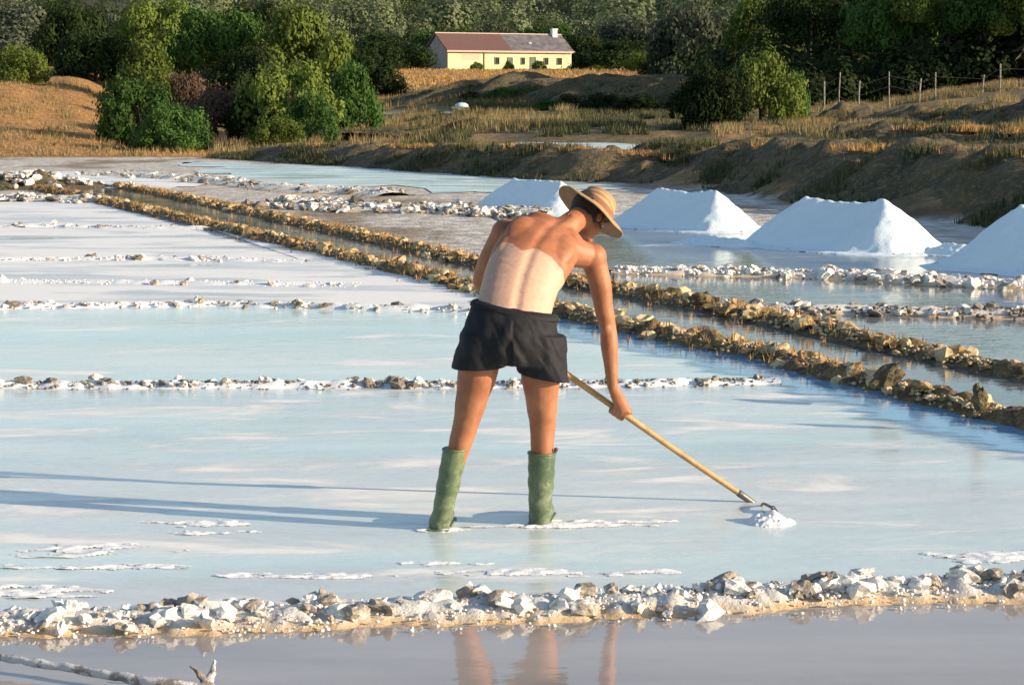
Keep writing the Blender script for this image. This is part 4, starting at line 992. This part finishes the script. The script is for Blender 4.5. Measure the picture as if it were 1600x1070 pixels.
# boots
def boot(top, foot, tr, label, turn=0.1):
    bm = bmesh.new(); ax = (top - foot); C = lambda k: foot + ax * k
    rr = [(1.0, tr), (.97, tr * 1.03), (.8, tr * 1.0), (.55, tr * .97), (.3, tr * .86), (.14, tr * .84)]
    rg = [(C(k), Vector((q, 0, 0)), Vector((0, q * 1.08, 0))) for k, q in rr]
    h0 = C(.03); rg += [(Vector((h0.x, h0.y + .01, .035)), Vector((tr * .82, 0, 0)), Vector((0, tr * 1.0, 0))), (Vector((foot.x, foot.y + .01, -.02)), Vector((tr * .78, 0, 0)), Vector((0, tr * 1.0, 0)))]
    loft(bm, rg, 28)
    fd = Vector((turn, 1, 0)).normalized(); b0 = Vector((foot.x, foot.y, .03))
    tube(bm, [b0, b0 + fd * .10 + Vector((0, 0, .012)), b0 + fd * .19, b0 + fd * .225], [.052, .052, .048, .036], n=18)
    me = remeshed('rubber_boot', bm, .006, 4, .5)
    for v in me.vertices:
        k = (v.co.z) / ax.z; v.co += Vector((v.co.x - C(k).x, v.co.y - C(k).y, 0)).normalized() * .0018 * math.sin(k * 27 + 2.4 * fbm(v.co.x * 9, v.co.y * 9, v.co.z * 4)) * sm(.05, .2, k) * (1 - sm(.75, .95, k))
    o = plink('rubber_boot', me, M['boot']); 
    bm = bmesh.new()
    ring_ = lambda k, q: (C(k), Vector((q, 0, 0)), Vector((0, q * 1.08, 0)))
    loft(bm, [ring_(.975, tr * 1.02), ring_(.98, tr * 1.10), ring_(1.0, tr * 1.10), ring_(1.004, tr * 1.02), ring_(1.0, tr * .94)], 28, cap=False)
    rm = link('boot_rim', bmmesh('boot_rim', bm), M['boot'], o, smooth=True); rm.data.transform(Matrix.Translation(-ORG))
    bm = bmesh.new(); ps = [b0 + Vector((0, 0, -.03)) + fd * k for k in (-.05, .05, .15, .24)]
    rot = Matrix.Rotation(-math.atan2(fd.x, fd.y), 3, 'Z'); box(bm, b0 + fd * .09 + Vector((0, 0, -.032)), (.105, .31, .018), rot); bmesh.ops.bevel(bm, geom=bm.edges[:], offset=.007, segments=2)
    sl = link('sole', bmmesh('sole', bm), M['boot'], o); sl.data.transform(Matrix.Translation(-ORG))
bL = P(712, 700, 9.21); bR = P(847, 706, 9.30)
boot(bL, G(686, 829) + Vector((0, .04, 0)), .058, 'left'); boot(bR, G(843, 820) + Vector((0, .03, 0)), .064, 'right', .15)
bm = bmesh.new(); ell(bm, P(869, 702, 9.27), (.012, .010, .010), sub=2); plink('boot_knob', bmmesh('boot_knob', bm), mat_plain('brown_knob', (.14, .05, .03), .6))

# ------------------------------------------------------------------ rake
rake = empty('salt_rake', (RA.x, RA.y, 0)); tag(rake, 'long wooden handled rake held by the worker, its head in a small pile of salt', 'rake')
def rl(name, bm, mat, smooth=True):
    me = bmmesh(name, bm); me.transform(Matrix.Translation(-rake.location)); return link(name, me, mat, rake, smooth=smooth)
bm = bmesh.new(); m1 = RA.lerp(RB, .3) + Vector((0, 0, -.004)); m2 = RA.lerp(RB, .7) + Vector((0, 0, .003)); tube(bm, [RA, m1, m2, RB], [.0145, .0155, .016, .0165], n=14); rl('handle', bm, M['wood'])
bm = bmesh.new(); tube(bm, [RA.lerp(RB, .03), RA - HD * .06], [.0185, .014], n=14); rl('ferrule', bm, M['metal'])
tip = G(1207, 797, .02); bm = bmesh.new(); n0 = RA - HD * .05; tube(bm, [n0, n0 - HD * .04 + Vector((0, 0, -.006)), n0.lerp(tip, .5) + Vector((0, 0, .016)), tip + Vector((0, 0, .012))], [.008, .007, .007, .007], n=10); rl('neck', bm, M['metal'])
bm = bmesh.new(); box(bm, tip + Vector((.01, 0, -.008)), (.012, .15, .034), Matrix.Rotation(.25, 3, 'Y')); bmesh.ops.bevel(bm, geom=bm.edges[:], offset=.003, segments=2); rl('blade', bm, M['metal'], False)
pc = G(1186, 816); V, F = [], []; n = 44
for i in range(n + 1):
    for j in range(n + 1):
        u, v = i / n * 2 - 1, j / n * 2 - 1; rr = math.hypot(u, v); x, y = u * .13, v * .11
        z = .060 * (1 - rr) * (1 + .5 * fbm(x * 20, y * 20)) + .006 * fbm(x * 60, y * 60) if rr < 1 else -.01
        V.append((x, y, max(-.01, z)))
for i in range(n):
    for j in range(n): F.append((i * (n + 1) + j, (i + 1) * (n + 1) + j, (i + 1) * (n + 1) + j + 1, i * (n + 1) + j + 1))
o = link('salt_pile', mesh('salt_pile', V, F), M['salt'], smooth=True); o.location = pc + Vector((.05, 0, 0)); tag(o, 'small pile of wet salt gathered at the head of the rake', 'salt pile')
# ------------------------------------------------------------------ crusted pole in the front pool
pole = empty('crusted_pole', G(100, 1040, 0)); tag(pole, 'salt crusted pole lying in the foreground pool at the bottom left', 'pole')
pm = mat_stone('crusted_wood', (.10, .085, .08), (.20, .18, .17), salt=(.55, .55, .57), amt=.1, sc=14)
bm = bmesh.new(); pts = [G(-120, 1000, .05), G(0, 1026, .045), G(90, 1040, .04), G(180, 1056, .035), G(265, 1068, .03), G(330, 1072, .02)]
tube(bm, pts, [.011, .012, .016, .016, .018, .013], n=14, sub=14)
for v in bm.verts: v.co += Vector((0, 0, 1)) * .006 * fbm(v.co.x * 22, v.co.y * 22, v.co.z * 22) + Vector((0, 1, 0)) * .006 * fbm(v.co.x * 22, v.co.y * 22, v.co.z * 22 + 4)
me = bmmesh('shaft', bm); me.transform(Matrix.Translation(-pole.location)); link('shaft', me, pm, pole, smooth=True)
for a, b, c_, d_ in [((322, 1068), (300, 1038), .02, .055), ((325, 1066), (334, 1034), .02, .07)]:
    bm = bmesh.new(); p0 = G(*a, c_); p1 = p0 + Vector(((b[0] - a[0]) / 440, .02, d_)); tube(bm, [p0, p0.lerp(p1, .5) + Vector((.004, 0, 0)), p1], [.015, .012, .006], n=10, sub=6)
    for v in bm.verts: v.co += Vector((1, 1, 0)) * .006 * fbm(v.co.x * 40, v.co.y * 40, v.co.z * 40)
    me = bmmesh('prong', bm); me.transform(Matrix.Translation(-pole.location)); link('prong', me, pm, pole, smooth=True)
